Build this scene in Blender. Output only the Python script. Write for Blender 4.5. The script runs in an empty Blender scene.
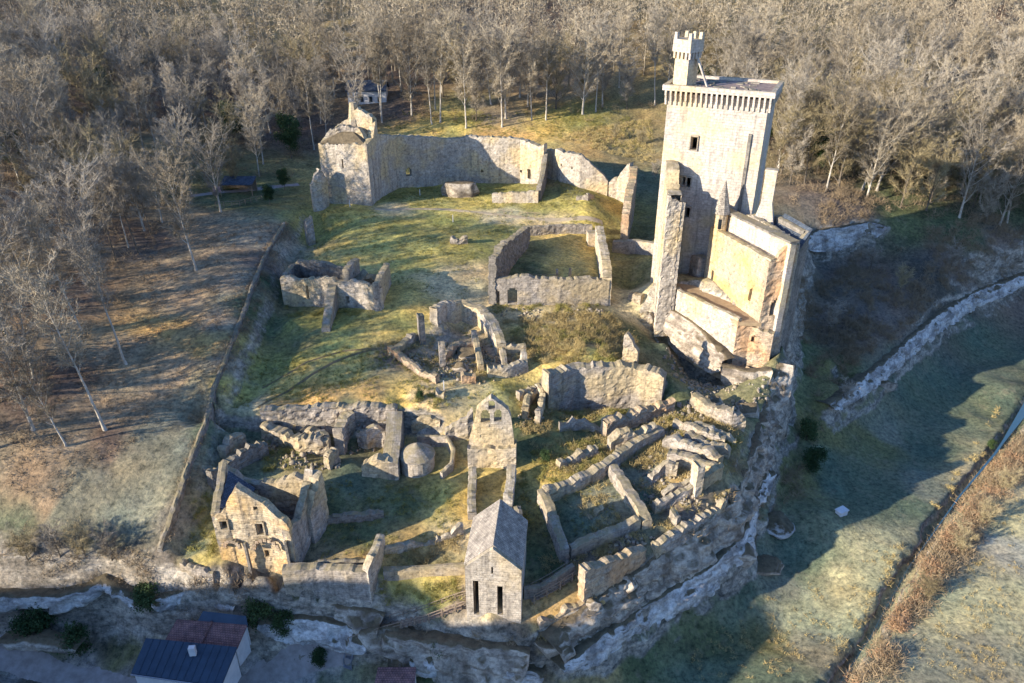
import bpy, math, random
import numpy as np
from mathutils import Vector

# ------------------------------------------------------------------ camera, light, exposure
scene = bpy.context.scene
COL = scene.collection
F_PX, PITCH, CAM_H = 760.0, math.radians(28.5), 55.0
cam_data = bpy.data.cameras.new('camera')
cam_data.sensor_width = 36.0
cam_data.lens = F_PX / 1024.0 * 36.0
cam_data.clip_start = 0.5
cam_data.clip_end = 4000
cam = bpy.data.objects.new('camera', cam_data)
cam.location = (0, 0, CAM_H)
cam.rotation_euler = (math.pi / 2 - PITCH, 0, 0)
COL.objects.link(cam)
scene.camera = cam

SUN_AZ, SUN_EL = math.radians(26), math.radians(18.5)      # azimuth of the travel direction from +X
world = bpy.data.worlds.new('World')
scene.world = world
world.use_nodes = True
nt = world.node_tree
nt.nodes.clear()
sky = nt.nodes.new('ShaderNodeTexSky')
sky.sky_type = 'NISHITA'
sky.sun_disc = False
sky.sun_elevation = SUN_EL
sky.sun_rotation = math.atan2(-math.cos(SUN_AZ), -math.sin(SUN_AZ))
sky.air_density = 1.0
sky.dust_density = 0.6
sky.ozone_density = 3.0
bg = nt.nodes.new('ShaderNodeBackground')
bg.inputs['Strength'].default_value = 0.122
wo = nt.nodes.new('ShaderNodeOutputWorld')
wb = nt.nodes.new('ShaderNodeMix'); wb.data_type = 'RGBA'; wb.blend_type = 'MULTIPLY'; wb.inputs[0].default_value = 1.0
wb.inputs[7].default_value = (.78, .98, 1.34, 1)          # a deep blue winter sky
nt.links.new(sky.outputs[0], wb.inputs[6]); nt.links.new(wb.outputs[2], bg.inputs['Color'])
nt.links.new(bg.outputs[0], wo.inputs['Surface'])

sun_data = bpy.data.lights.new('sun', 'SUN')
sun_data.energy = 5.0
sun_data.angle = math.radians(0.5)
sun_data.color = (1.0, 0.89, 0.74)
sun = bpy.data.objects.new('sun', sun_data)
sun.location = (-100, -60, 120)
d = Vector((math.cos(SUN_AZ) * math.cos(SUN_EL), math.sin(SUN_AZ) * math.cos(SUN_EL), -math.sin(SUN_EL)))
sun.rotation_euler = d.to_track_quat('-Z', 'Y').to_euler()
COL.objects.link(sun)

scene.view_settings.view_transform = 'Standard'
scene.view_settings.look = 'None'
scene.view_settings.exposure = 1.2
scene.view_settings.gamma = 1.0
scene.render.engine = 'CYCLES'
scene.cycles.max_bounces = 5
scene.cycles.diffuse_bounces = 3

# ------------------------------------------------------------------ numeric helpers
CT, ST = math.cos(PITCH), math.sin(PITCH)

def ray(px, py):
    a = (px - 512.0) / F_PX
    b = -(py - 341.5) / F_PX
    return np.array([a, CT + b * ST, -ST + b * CT])

def P(px, py, z):
    """the world point at height z seen in that direction"""
    r = ray(px, py)
    t = (z - CAM_H) / r[2]
    return np.array([r[0] * t, r[1] * t, z])

def proj(x, y, z):
    dz = z - CAM_H
    Z = y * CT - dz * ST
    v = (-dz * CT - y * ST)
    return 512.0 + F_PX * x / Z, 341.5 + F_PX * v / Z, Z

def ztop(x, y, py):
    """height of a point above (x, y) that is seen at picture height py"""
    k = (py - 341.5) / F_PX
    # (h*CT - y*ST) = k*(y*CT + h*ST)
    h = y * (k * CT + ST) / (CT - k * ST)
    return CAM_H - h

def _hash(ix, iy, iz, seed):
    h = (ix * 374761393 + iy * 668265263 + iz * 2147483647 + seed * 1274126177) & 0xFFFFFFFF
    h = ((h ^ (h >> 13)) * 1274126177) & 0xFFFFFFFF
    h = ((h ^ (h >> 16)) * 2246822519) & 0xFFFFFFFF
    return ((h ^ (h >> 15)) & 0xFFFFFF) / float(0xFFFFFF)

def noise3(x, y, z, seed=0):
    x = np.asarray(x, float); y = np.asarray(y, float); z = np.asarray(z, float) + 0 * x
    x = x + 0 * z; y = y + 0 * z
    ix = np.floor(x).astype(np.int64); iy = np.floor(y).astype(np.int64); iz = np.floor(z).astype(np.int64)
    fx, fy, fz = x - ix, y - iy, z - iz
    fx = fx * fx * (3 - 2 * fx); fy = fy * fy * (3 - 2 * fy); fz = fz * fz * (3 - 2 * fz)
    r = 0
    for dx in (0, 1):
        for dy in (0, 1):
            for dz in (0, 1):
                w = (fx if dx else 1 - fx) * (fy if dy else 1 - fy) * (fz if dz else 1 - fz)
                r = r + w * _hash(ix + dx, iy + dy, iz + dz, seed)
    return r * 2 - 1

def fbm(x, y, z=0.0, s=1.0, octs=4, seed=0, gain=0.5):
    r, a, f, tot = 0, 1.0, 1.0 / s, 0
    for o in range(octs):
        r = r + a * noise3(np.asarray(x) * f, np.asarray(y) * f, np.asarray(z) * f, seed + o * 17)
        tot += a; a *= gain; f *= 2.03
    return r / tot

def sstep(a, b, x):
    t = np.clip((x - a) / (b - a), 0, 1)
    return t * t * (3 - 2 * t)

def inpoly(x, y, poly):
    x = np.asarray(x, float); y = np.asarray(y, float)
    r = np.zeros(np.broadcast(x, y).shape, bool)
    n = len(poly)
    for i in range(n):
        x0, y0 = poly[i][0], poly[i][1]; x1, y1 = poly[(i + 1) % n][0], poly[(i + 1) % n][1]
        if y0 == y1: continue
        c = ((y0 > y) != (y1 > y)) & (x < (x1 - x0) * (y - y0) / (y1 - y0) + x0)
        r ^= c
    return r

# ------------------------------------------------------------------ object helpers
def new_mesh(name, verts, faces, mat=None, uv=None, colors=None, smooth=False):
    me = bpy.data.meshes.new(name)
    verts = np.asarray(verts, np.float32)
    if isinstance(faces, np.ndarray):
        nf, k = faces.shape
        me.vertices.add(len(verts)); me.vertices.foreach_set('co', verts.ravel())
        me.loops.add(nf * k); me.loops.foreach_set('vertex_index', faces.ravel().astype(np.int32))
        me.polygons.add(nf)
        me.polygons.foreach_set('loop_start', (np.arange(nf) * k).astype(np.int32))
        me.polygons.foreach_set('loop_total', np.full(nf, k, np.int32))
        me.update(calc_edges=True)
    else:
        me.from_pydata(verts.tolist(), [], faces)
        me.update()
    if uv is not None:
        uv = np.asarray(uv, np.float32)
        lay = me.uv_layers.new(name='UVMap')
        idx = np.empty(len(me.loops), np.int32); me.loops.foreach_get('vertex_index', idx)
        lay.data.foreach_set('uv', uv[idx].ravel())
    if colors is not None:
        at = me.color_attributes.new('tint', 'FLOAT_COLOR', 'POINT')
        c = np.ones((len(verts), 4), np.float32); c[:, :3] = colors
        at.data.foreach_set('color', c.ravel())
    if mat: me.materials.append(mat)
    if smooth: me.polygons.foreach_set('use_smooth', np.ones(len(me.polygons), bool))
    return me

def link(name, me, parent=None, label=None, cat=None, group=None, kind=None):
    o = bpy.data.objects.new(name, me); COL.objects.link(o)
    if parent is not None: o.parent = parent
    tag(o, label, cat, group, kind)
    return o

def tag(o, label=None, cat=None, group=None, kind=None):
    if label: o['label'] = label
    if cat: o['category'] = cat
    if group: o['group'] = group
    if kind: o['kind'] = kind
    return o

def thing(name, label, cat, loc, rz=0.0, group=None):
    o = bpy.data.objects.new(name, None); COL.objects.link(o)
    o.empty_display_size = 0.5
    o.location = [float(v) for v in loc]; o.rotation_euler = (0, 0, rz)
    return tag(o, label, cat, group)

class MB:
    """collects shapes (world or local coordinates) for one mesh"""
    def __init__(s): s.v = []; s.f = []; s.uv = []
    def add(s, vs, fs, uvs=None):
        b = len(s.v)
        s.v += [tuple(map(float, v)) for v in vs]
        s.f += [tuple(i + b for i in f) for f in fs]
        s.uv += [tuple(u) for u in uvs] if uvs is not None else [(v[0] + v[1], v[2]) for v in vs]
        return s
    def quad(s, a, b, c, d_): 
        L = math.dist(a, b); H = math.dist(b, c)
        return s.add([a, b, c, d_], [(0, 1, 2, 3)], [(0, 0), (L, 0), (L, H), (0, H)])
    def box(s, cx, cy, z0, sx, sy, sz, rz=0.0, taper=1.0, jit=0.0):
        c, n = math.cos(rz), math.sin(rz)
        vs = []
        for k, (zz, q) in enumerate(((z0, 1.0), (z0 + sz, taper))):
            for (a, b) in ((-1, -1), (1, -1), (1, 1), (-1, 1)):
                x, y = a * sx / 2 * q + random.uniform(-jit, jit), b * sy / 2 * q + random.uniform(-jit, jit)
                vs.append((cx + x * c - y * n, cy + x * n + y * c, zz + random.uniform(-jit, jit)))
        fs = [(0, 3, 2, 1), (4, 5, 6, 7), (0, 1, 5, 4), (1, 2, 6, 5), (2, 3, 7, 6), (3, 0, 4, 7)]
        for f in fs:
            q = [vs[i] for i in f]
            s.quad(*q)
        return s
    def tube(s, pts, radii, n=6, cap=True):
        rings = []
        pts = [np.array(p, float) for p in pts]
        for i, p in enumerate(pts):
            t = pts[min(i + 1, len(pts) - 1)] - pts[max(i - 1, 0)]
            t = t / (np.linalg.norm(t) + 1e-9)
            u = np.cross(t, (0, 0, 1.0)) if abs(t[2]) < .95 else np.cross(t, (1.0, 0, 0))
            u /= np.linalg.norm(u); w = np.cross(t, u)
            rings.append([p + radii[i] * (math.cos(a) * u + math.sin(a) * w) for a in np.linspace(0, 2 * math.pi, n, endpoint=False)])
        vs = [v for r in rings for v in r]
        fs = []
        for i in range(len(rings) - 1):
            for k in range(n):
                fs.append((i * n + k, i * n + (k + 1) % n, (i + 1) * n + (k + 1) % n, (i + 1) * n + k))
        if cap:
            fs.append(tuple(range(n))[::-1]); fs.append(tuple((len(rings) - 1) * n + k for k in range(n)))
        return s.add(vs, fs)
    def cone(s, c, z0, z1, r0, r1, n=14):
        return s.tube([(c[0], c[1], z0), (c[0], c[1], z1)], [r0, r1], n)
    def build(s, name, mat, parent=None, smooth=False, **kw):
        me = new_mesh(name, s.v, s.f, mat, s.uv, smooth=smooth)
        return link(name, me, parent, **kw)

def localise(o, root):
    """parent o (mesh in world coordinates) under an unrotated root"""
    o.parent = root
    m = root.location
    me = o.data
    co = np.empty(len(me.vertices) * 3, np.float32); me.vertices.foreach_get('co', co)
    co = co.reshape(-1, 3) - np.array(m[:], np.float32)
    me.vertices.foreach_set('co', co.ravel()); me.update()
    return o

# ------------------------------------------------------------------ materials
def mat_new(name):
    m = bpy.data.materials.new(name); m.use_nodes = True
    n = m.node_tree.nodes; l = m.node_tree.links
    b = n['Principled BSDF']; b.inputs['Roughness'].default_value = .9
    b.inputs['Specular IOR Level'].default_value = .2
    return m, n, l, b

def nd(n, kind, **kw):
    x = n.new(kind)
    for k, v in kw.items():
        if k in x.inputs.keys(): x.inputs[k].default_value = v
        else: setattr(x, k, v)
    return x

def ramp(n, stops, interp='LINEAR'):
    r = n.new('ShaderNodeValToRGB'); r.color_ramp.interpolation = interp
    els = r.color_ramp.elements
    while len(els) < len(stops): els.new(.5)
    for e, (p, c) in zip(els, stops):
        e.position = p; e.color = (*c, 1) if len(c) == 3 else c
    return r

def mix(n, l, fac, a, b, mode='MIX'):
    m = n.new('ShaderNodeMix'); m.data_type = 'RGBA'; m.blend_type = mode
    for s, v in ((m.inputs[0], fac), (m.inputs[6], a), (m.inputs[7], b)):
        if hasattr(v, 'is_output') or hasattr(v, 'links'): l.new(v, s)
        elif isinstance(v, (int, float)): s.default_value = v
        else: s.default_value = (*v, 1)
    return m.outputs[2]

def stone_mat(name, light, dark, stain, row=.34, brick=.7, mottle=1.0, moss=(.22, .18, .095), bump=.5, warm=None, grain=.42):
    m, n, l, b = mat_new(name)
    geo = nd(n, 'ShaderNodeNewGeometry')
    tc = nd(n, 'ShaderNodeTexCoord')
    uv = nd(n, 'ShaderNodeUVMap')
    # warp the courses a little so that they read as rubble masonry
    wn = nd(n, 'ShaderNodeTexNoise', Scale=1.3, Detail=2.0)
    l.new(uv.outputs[0], wn.inputs['Vector'])
    wm = nd(n, 'ShaderNodeVectorMath', operation='MULTIPLY_ADD')
    l.new(wn.outputs['Color'], wm.inputs[0]); wm.inputs[1].default_value = (.22, .22, 0); l.new(uv.outputs[0], wm.inputs[2])
    br = nd(n, 'ShaderNodeTexBrick', Scale=1.0)
    br.inputs['Brick Width'].default_value = brick; br.inputs['Row Height'].default_value = row
    br.inputs['Mortar Size'].default_value = .03; br.inputs['Mortar Smooth'].default_value = .4; br.inputs['Bias'].default_value = 0
    br.inputs['Color1'].default_value = (*light, 1); br.inputs['Color2'].default_value = (*dark, 1)
    br.inputs['Mortar'].default_value = (*[c * .42 for c in dark], 1)
    l.new(wm.outputs[0], br.inputs['Vector'])
    n1 = nd(n, 'ShaderNodeTexNoise', Scale=.35, Detail=8.0, Roughness=.68); l.new(geo.outputs['Position'], n1.inputs['Vector'])
    r1 = ramp(n, [(.38, (0, 0, 0)), (.66, (1, 1, 1))]); l.new(n1.outputs[0], r1.inputs[0])
    c = mix(n, l, .45 * mottle, br.outputs['Color'], light)
    mm = nd(n, 'ShaderNodeMath', operation='MULTIPLY'); l.new(r1.outputs[0], mm.inputs[0]); mm.inputs[1].default_value = .75 * mottle
    c = mix(n, l, mm.outputs[0], c, stain)
    if warm:
        nw = nd(n, 'ShaderNodeTexNoise', Scale=.16, Detail=3.0, Roughness=.5); l.new(geo.outputs['Position'], nw.inputs['Vector'])
        rw = ramp(n, [(.47, (0, 0, 0)), (.62, (.85, .85, .85))]); l.new(nw.outputs[0], rw.inputs[0])
        c = mix(n, l, rw.outputs[0], c, warm)
    # run-off streaks: noise stretched vertically
    mp = nd(n, 'ShaderNodeMapping'); mp.inputs['Scale'].default_value = (1.1, 1.1, .09)
    l.new(geo.outputs['Position'], mp.inputs['Vector'])
    n2 = nd(n, 'ShaderNodeTexNoise', Scale=1.0, Detail=6.0, Roughness=.65); l.new(mp.outputs[0], n2.inputs['Vector'])
    r2 = ramp(n, [(.5, (0, 0, 0)), (.72, (.7, .7, .7))]); l.new(n2.outputs[0], r2.inputs[0])
    c = mix(n, l, r2.outputs[0], c, [s * .55 for s in stain])
    # fine grain
    n3 = nd(n, 'ShaderNodeTexNoise', Scale=1.9, Detail=6.0, Roughness=.8); l.new(geo.outputs['Position'], n3.inputs['Vector'])
    r3 = ramp(n, [(.34, (grain, grain, grain)), (.5, (.95, .95, .95)), (.68, (1.3, 1.28, 1.22))]); l.new(n3.outputs[0], r3.inputs[0])
    c = mix(n, l, 1.0, c, r3.outputs[0], 'MULTIPLY')
    # lichen and moss on upward faces
    sx = nd(n, 'ShaderNodeSeparateXYZ'); l.new(geo.outputs['True Normal'], sx.inputs[0])
    rz = ramp(n, [(.45, (0, 0, 0)), (.85, (1, 1, 1))]); l.new(sx.outputs[2], rz.inputs[0])
    n4 = nd(n, 'ShaderNodeTexNoise', Scale=.8, Detail=5.0, Roughness=.7); l.new(geo.outputs['Position'], n4.inputs['Vector'])
    r4 = ramp(n, [(.4, (.25, .25, .25)), (.6, (.9, .9, .9))]); l.new(n4.outputs[0], r4.inputs[0])
    mz = nd(n, 'ShaderNodeMath', operation='MULTIPLY'); l.new(rz.outputs[0], mz.inputs[0]); l.new(r4.outputs[0], mz.inputs[1])
    c = mix(n, l, mz.outputs[0], c, moss)
    l.new(c, b.inputs['Base Color'])
    bm = nd(n, 'ShaderNodeBump', Strength=bump, Distance=.12)
    ad = nd(n, 'ShaderNodeMath', operation='ADD'); l.new(br.outputs['Fac'], ad.inputs[0]); 
    mu = nd(n, 'ShaderNodeMath', operation='MULTIPLY_ADD'); l.new(br.outputs['Fac'], mu.inputs[0]); mu.inputs[1].default_value = -.6; l.new(n3.outputs[0], mu.inputs[2])
    l.new(mu.outputs[0], bm.inputs['Height']); l.new(bm.outputs[0], b.inputs['Normal'])
    return m

def cellnoise(u, v, seed):
    return _hash(np.floor(u).astype(np.int64), np.floor(v).astype(np.int64), np.zeros(np.shape(u), np.int64), seed) * 2 - 1

def rock_mat(name, light, dark, moss, flat=.55, tint=None):
    m, n, l, b = mat_new(name)
    geo = nd(n, 'ShaderNodeNewGeometry')
    mp = nd(n, 'ShaderNodeMapping'); mp.inputs['Scale'].default_value = (.22, .22, .9); l.new(geo.outputs['Position'], mp.inputs['Vector'])
    n1 = nd(n, 'ShaderNodeTexNoise', Scale=1.0, Detail=9.0, Roughness=.7, Distortion=.5); l.new(mp.outputs[0], n1.inputs['Vector'])
    r1 = ramp(n, [(.3, [x * .5 for x in dark]), (.44, dark), (.56, light), (.8, [min(.7, x * 1.15) for x in light])]); l.new(n1.outputs[0], r1.inputs[0])
    mp2 = nd(n, 'ShaderNodeMapping'); mp2.inputs['Scale'].default_value = (.5, .5, .07); l.new(geo.outputs['Position'], mp2.inputs['Vector'])
    n2 = nd(n, 'ShaderNodeTexNoise', Scale=1.0, Detail=5.0, Roughness=.6); l.new(mp2.outputs[0], n2.inputs['Vector'])
    r2 = ramp(n, [(.5, (0, 0, 0)), (.68, (.75, .75, .75))]); l.new(n2.outputs[0], r2.inputs[0])
    c = mix(n, l, r2.outputs[0], r1.outputs[0], [x * .45 for x in dark])
    n3 = nd(n, 'ShaderNodeTexNoise', Scale=2.4, Detail=6.0, Roughness=.75); l.new(geo.outputs['Position'], n3.inputs['Vector'])
    r3 = ramp(n, [(.3, (.5, .5, .5)), (.6, (1.1, 1.1, 1.1))]); l.new(n3.outputs[0], r3.inputs[0])
    c = mix(n, l, 1.0, c, r3.outputs[0], 'MULTIPLY')
    sx = nd(n, 'ShaderNodeSeparateXYZ'); l.new(geo.outputs['Normal'], sx.inputs[0])
    av = nd(n, 'ShaderNodeMath', operation='MULTIPLY_ADD'); l.new(n3.outputs[0], av.inputs[0]); av.inputs[1].default_value = .5; l.new(sx.outputs[2], av.inputs[2])
    rz = ramp(n, [(flat + .15, (0, 0, 0)), (flat + .33, (1, 1, 1))]); l.new(av.outputs[0], rz.inputs[0])
    n4 = nd(n, 'ShaderNodeTexNoise', Scale=1.1, Detail=6.0, Roughness=.7); l.new(geo.outputs['Position'], n4.inputs['Vector'])
    r4 = ramp(n, [(.35, [x * .5 for x in moss]), (.62, moss)]); l.new(n4.outputs[0], r4.inputs[0])
    c = mix(n, l, rz.outputs[0], c, r4.outputs[0])
    l.new(c, b.inputs['Base Color'])
    bm = nd(n, 'ShaderNodeBump', Strength=.7, Distance=.25)
    l.new(n3.outputs[0], bm.inputs['Height']); l.new(bm.outputs[0], b.inputs['Normal'])
    return m

def twig_mat(name, a, b_, scale=.9, trans=0.0):
    m, n, l, b = mat_new(name)
    oi = nd(n, 'ShaderNodeObjectInfo'); geo = nd(n, 'ShaderNodeNewGeometry')
    n1 = nd(n, 'ShaderNodeTexNoise', Scale=scale, Detail=2.0); l.new(geo.outputs['Position'], n1.inputs['Vector'])
    ad = nd(n, 'ShaderNodeMath', operation='MULTIPLY_ADD'); l.new(oi.outputs['Random'], ad.inputs[0]); ad.inputs[1].default_value = .5
    sb = nd(n, 'ShaderNodeMath', operation='SUBTRACT'); l.new(n1.outputs[0], sb.inputs[0]); sb.inputs[1].default_value = .25
    l.new(sb.outputs[0], ad.inputs[2])
    r = ramp(n, [(.1, a), (.8, b_)]); l.new(ad.outputs[0], r.inputs[0])
    l.new(r.outputs[0], b.inputs['Base Color']); b.inputs['Roughness'].default_value = .85
    return m

def plain_mat(name, c, c2=None, scale=2.0, rough=.85, metal=0.0, bump=.15):
    m, n, l, b = mat_new(name)
    c2 = c2 or [x * .7 for x in c]
    geo = nd(n, 'ShaderNodeNewGeometry')
    n1 = nd(n, 'ShaderNodeTexNoise', Scale=scale, Detail=6.0, Roughness=.65); l.new(geo.outputs['Position'], n1.inputs['Vector'])
    r = ramp(n, [(.35, c2), (.65, c)]); l.new(n1.outputs[0], r.inputs[0])
    l.new(r.outputs[0], b.inputs['Base Color']); b.inputs['Roughness'].default_value = rough; b.inputs['Metallic'].default_value = metal
    bm = nd(n, 'ShaderNodeBump', Strength=bump, Distance=.05); l.new(n1.outputs[0], bm.inputs['Height']); l.new(bm.outputs[0], b.inputs['Normal'])
    return m

def tile_mat(name, c1, c2, w=.3, h=.25):
    m, n, l, b = mat_new(name)
    uv = nd(n, 'ShaderNodeUVMap')
    br = nd(n, 'ShaderNodeTexBrick', Scale=1.0)
    br.inputs['Brick Width'].default_value = w; br.inputs['Row Height'].default_value = h; br.inputs['Mortar Size'].default_value = .02
    br.inputs['Color1'].default_value = (*c1, 1); br.inputs['Color2'].default_value = (*c2, 1); br.inputs['Mortar'].default_value = (*[x * .4 for x in c2], 1)
    l.new(uv.outputs[0], br.inputs['Vector'])
    geo = nd(n, 'ShaderNodeNewGeometry')
    n3 = nd(n, 'ShaderNodeTexNoise', Scale=1.2, Detail=7.0, Roughness=.7); l.new(geo.outputs['Position'], n3.inputs['Vector'])
    r3 = ramp(n, [(.3, (.45, .45, .45)), (.6, (1.1, 1.1, 1.05))]); l.new(n3.outputs[0], r3.inputs[0])
    l.new(mix(n, l, 1.0, br.outputs['Color'], r3.outputs[0], 'MULTIPLY'), b.inputs['Base Color'])
    bm = nd(n, 'ShaderNodeBump', Strength=.5, Distance=.08); l.new(br.outputs['Fac'], bm.inputs['Height']); bm.invert = True
    l.new(bm.outputs[0], b.inputs['Normal'])
    return m

M = {
 'pale':  stone_mat('pale_limestone_masonry', (.55, .48, .38), (.44, .37, .28), (.29, .25, .20), warm=(.54, .41, .22)),
 'keep':  stone_mat('keep_ashlar', (.55, .48, .40), (.46, .39, .32), (.33, .285, .24), row=.45, brick=1.0, mottle=.8, warm=(.56, .44, .26), grain=.62),
 'grey':  stone_mat('weathered_grey_masonry', (.44, .38, .31), (.32, .275, .22), (.19, .165, .135), mottle=1.1, warm=(.44, .34, .19)),
 'gold':  stone_mat('golden_masonry', (.55, .45, .30), (.45, .35, .21), (.33, .275, .21), mottle=.8, warm=(.62, .38, .13)),
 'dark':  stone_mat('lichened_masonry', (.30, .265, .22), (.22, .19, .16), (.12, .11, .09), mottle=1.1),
 'orange': stone_mat('ochre_masonry', (.50, .38, .25), (.40, .29, .19), (.30, .245, .19), mottle=.9, warm=(.48, .28, .14)),
 'rock':  rock_mat('limestone_rock', (.50, .43, .33), (.27, .22, .165), (.17, .13, .075), flat=.68),
 'cliff': rock_mat('bare_limestone_cliff', (.66, .62, .55), (.36, .33, .29), (.15, .12, .07), flat=.74),
 'roofstone': tile_mat('stone_slab_roof', (.40, .35, .29), (.28, .24, .20), .45, .3),
 'brownroof': plain_mat('brown_stone_roof', (.30, .22, .17), (.15, .11, .09), 1.2, bump=.5),
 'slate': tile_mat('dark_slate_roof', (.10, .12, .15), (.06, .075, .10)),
 'blueroof': plain_mat('blue_sheet_roof', (.035, .058, .085), (.025, .042, .062), .8, .5),
 'redroof': tile_mat('red_tile_roof', (.24, .13, .115), (.17, .10, .10)),
 'render': plain_mat('white_render', (.62, .60, .56), (.5, .48, .45), 1.0),
 'wood':  plain_mat('weathered_wood', (.30, .23, .16), (.18, .13, .09), 4.0),
 'metal': plain_mat('grey_metal', (.35, .36, .38), (.25, .26, .28), 3.0, .4, .6),
 'glass': plain_mat('dark_window_glass', (.03, .04, .05), (.02, .025, .03), 2.0, .15),
 'dirt':  plain_mat('trodden_earth', (.36, .26, .15), (.24, .17, .10), 1.2, .95, bump=.4),
 'twig':  twig_mat('bare_twigs', (.12, .095, .06), (.43, .36, .25)),
 'twig2': twig_mat('grey_twigs', (.13, .11, .08), (.40, .345, .26)),
 'twig3': twig_mat('ochre_twigs', (.13, .10, .05), (.38, .31, .17)),
 'bark':  plain_mat('pale_bark', (.50, .45, .36), (.30, .26, .20), 1.5),
 'barkd': plain_mat('dark_bark', (.16, .13, .095), (.09, .075, .055), 1.5),
 'ever':  twig_mat('evergreen_leaves', (.018, .040, .014), (.055, .085, .028)),
 'straw': twig_mat('dry_grass', (.24, .17, .07), (.46, .36, .15), 1.4),
 'moss':  twig_mat('yellow_green_scrub', (.13, .13, .03), (.36, .30, .09), 1.4),
 'brush': twig_mat('brown_brush', (.13, .09, .055), (.32, .24, .14), 1.2),
 'reed':  twig_mat('orange_reeds', (.10, .06, .04), (.36, .22, .12), .35),
}
# ------------------------------------------------------------------ terrain
def dense(line, step=2.5):
    """3-D points along a line of (px, py, z)"""
    pts = [P(*q) for q in line]
    out = [pts[0]]
    for a, b in zip(pts[:-1], pts[1:]):
        L = np.linalg.norm((b - a)[:2]); n = max(1, int(L / step))
        for i in range(1, n + 1): out.append(a + (b - a) * i / n)
    return out

# spots read off the photograph: direction and estimated height
SPOTS = [
 # upper court
 (330,215,1),(350,230,0),(340,250,0),(400,215,.5),(460,205,.5),(520,210,.5),(585,212,1),(400,190,.5),(440,182,.3),(480,198,.4),(520,186,.8),
 (560,180,3),(585,198,2.5),(560,205,1),(420,250,-.3),(470,245,-.2),(450,275,-1),(410,300,-1.4),(330,262,-.5),(300,250,-.5),
 # sunken dwelling floor
 (530,250,-1.8),(570,240,-1.8),(520,268,-2.2),(590,270,-2.2),(560,282,-2.6),
 (500,310,-3.6),(560,312,-3.6),(600,312,-3.6),
 # middle meadow
 (290,320,-2.5),(330,330,-2.8),(380,325,-2.4),(440,318,-2.2),(400,350,-4),(300,360,-4),(250,370,-4.6),(350,380,-5),(300,400,-5.8),(240,405,-5.8),(400,400,-5.4),(440,400,-5),
 (455,330,-5),(440,350,-5.2),(480,370,-5),(510,350,-4.6),(500,390,-5.2),(520,330,-4),
 # scrub slope
 (540,340,-4.5),(600,340,-4.8),(560,362,-5),(620,362,-5.2),
 (560,412,-8.5),(610,412,-8.5),(650,408,-8.5),
 # lower terraces
 (250,440,-8.2),(300,450,-8.5),(350,460,-9),(380,500,-10),(420,500,-10),(450,480,-9.5),(440,530,-10.5),(350,540,-11),(400,560,-11.5),(450,560,-11.5),(330,560,-11.2),
 (530,450,-8.8),(520,500,-10),(540,540,-11),(590,440,-8.5),(600,500,-9.6),(600,540,-10.3),(640,480,-9.4),(660,510,-9.8),(690,470,-8.8),(680,420,-8.3),(560,470,-8.7),
 (200,530,-10.6),(230,480,-9),(200,565,-11.5),(250,572,-12.2),
 (470,600,-12.5),(490,622,-12.8),(520,610,-12.8),(540,590,-12),(560,570,-11.3),(380,582,-12.2),(430,590,-12.6),
 # keep mound and the gap beside it
 (660,280,-.6),(700,282,-.6),(735,300,-.6),(760,298,-.6),(690,250,1),(640,180,0),(635,220,-3),(630,250,-4.5),(630,290,-5.5),(640,330,-7),(665,345,-7.6),(690,385,-8.6),(710,405,-9),(745,415,-9.4),(640,380,-8.4),
 # left side
 (250,200,2),(200,230,1.6),(150,250,1.5),(100,220,4),(20,220,6),(200,300,0),(120,320,-.5),(40,320,1.5),(180,370,-2.6),(100,400,-3.2),(20,400,-1.5),
 (180,430,-5),(110,470,-6),(30,480,-5.5),(150,500,-8),(60,530,-9),(10,520,-8),(-80,420,-2),(-80,500,-7),(-120,300,3),
 # behind the curtain wall
 (420,140,4.5),(500,140,4.5),(580,140,5),(450,122,7.5),(550,115,8),(640,115,7),(640,140,4),(640,155,2),(360,150,3.5),(330,160,3),(280,160,4.5),(180,160,7),(60,160,9.5),
 (250,100,10),(100,100,14),(400,95,12),(600,90,12),
 # east slope
 (700,150,4),(760,160,3),(820,170,2),(862,192,0),(930,200,-2),(1000,200,-4),(960,150,4),(860,150,5),
 (860,275,-8.5),(920,262,-8.5),(980,245,-7.5),(860,325,-12.5),(830,360,-13),(920,300,-12.5),(1024,240,-8),(1060,220,-7),
 (840,290,-9.5),(828,320,-12),(960,270,-11),
]
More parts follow.
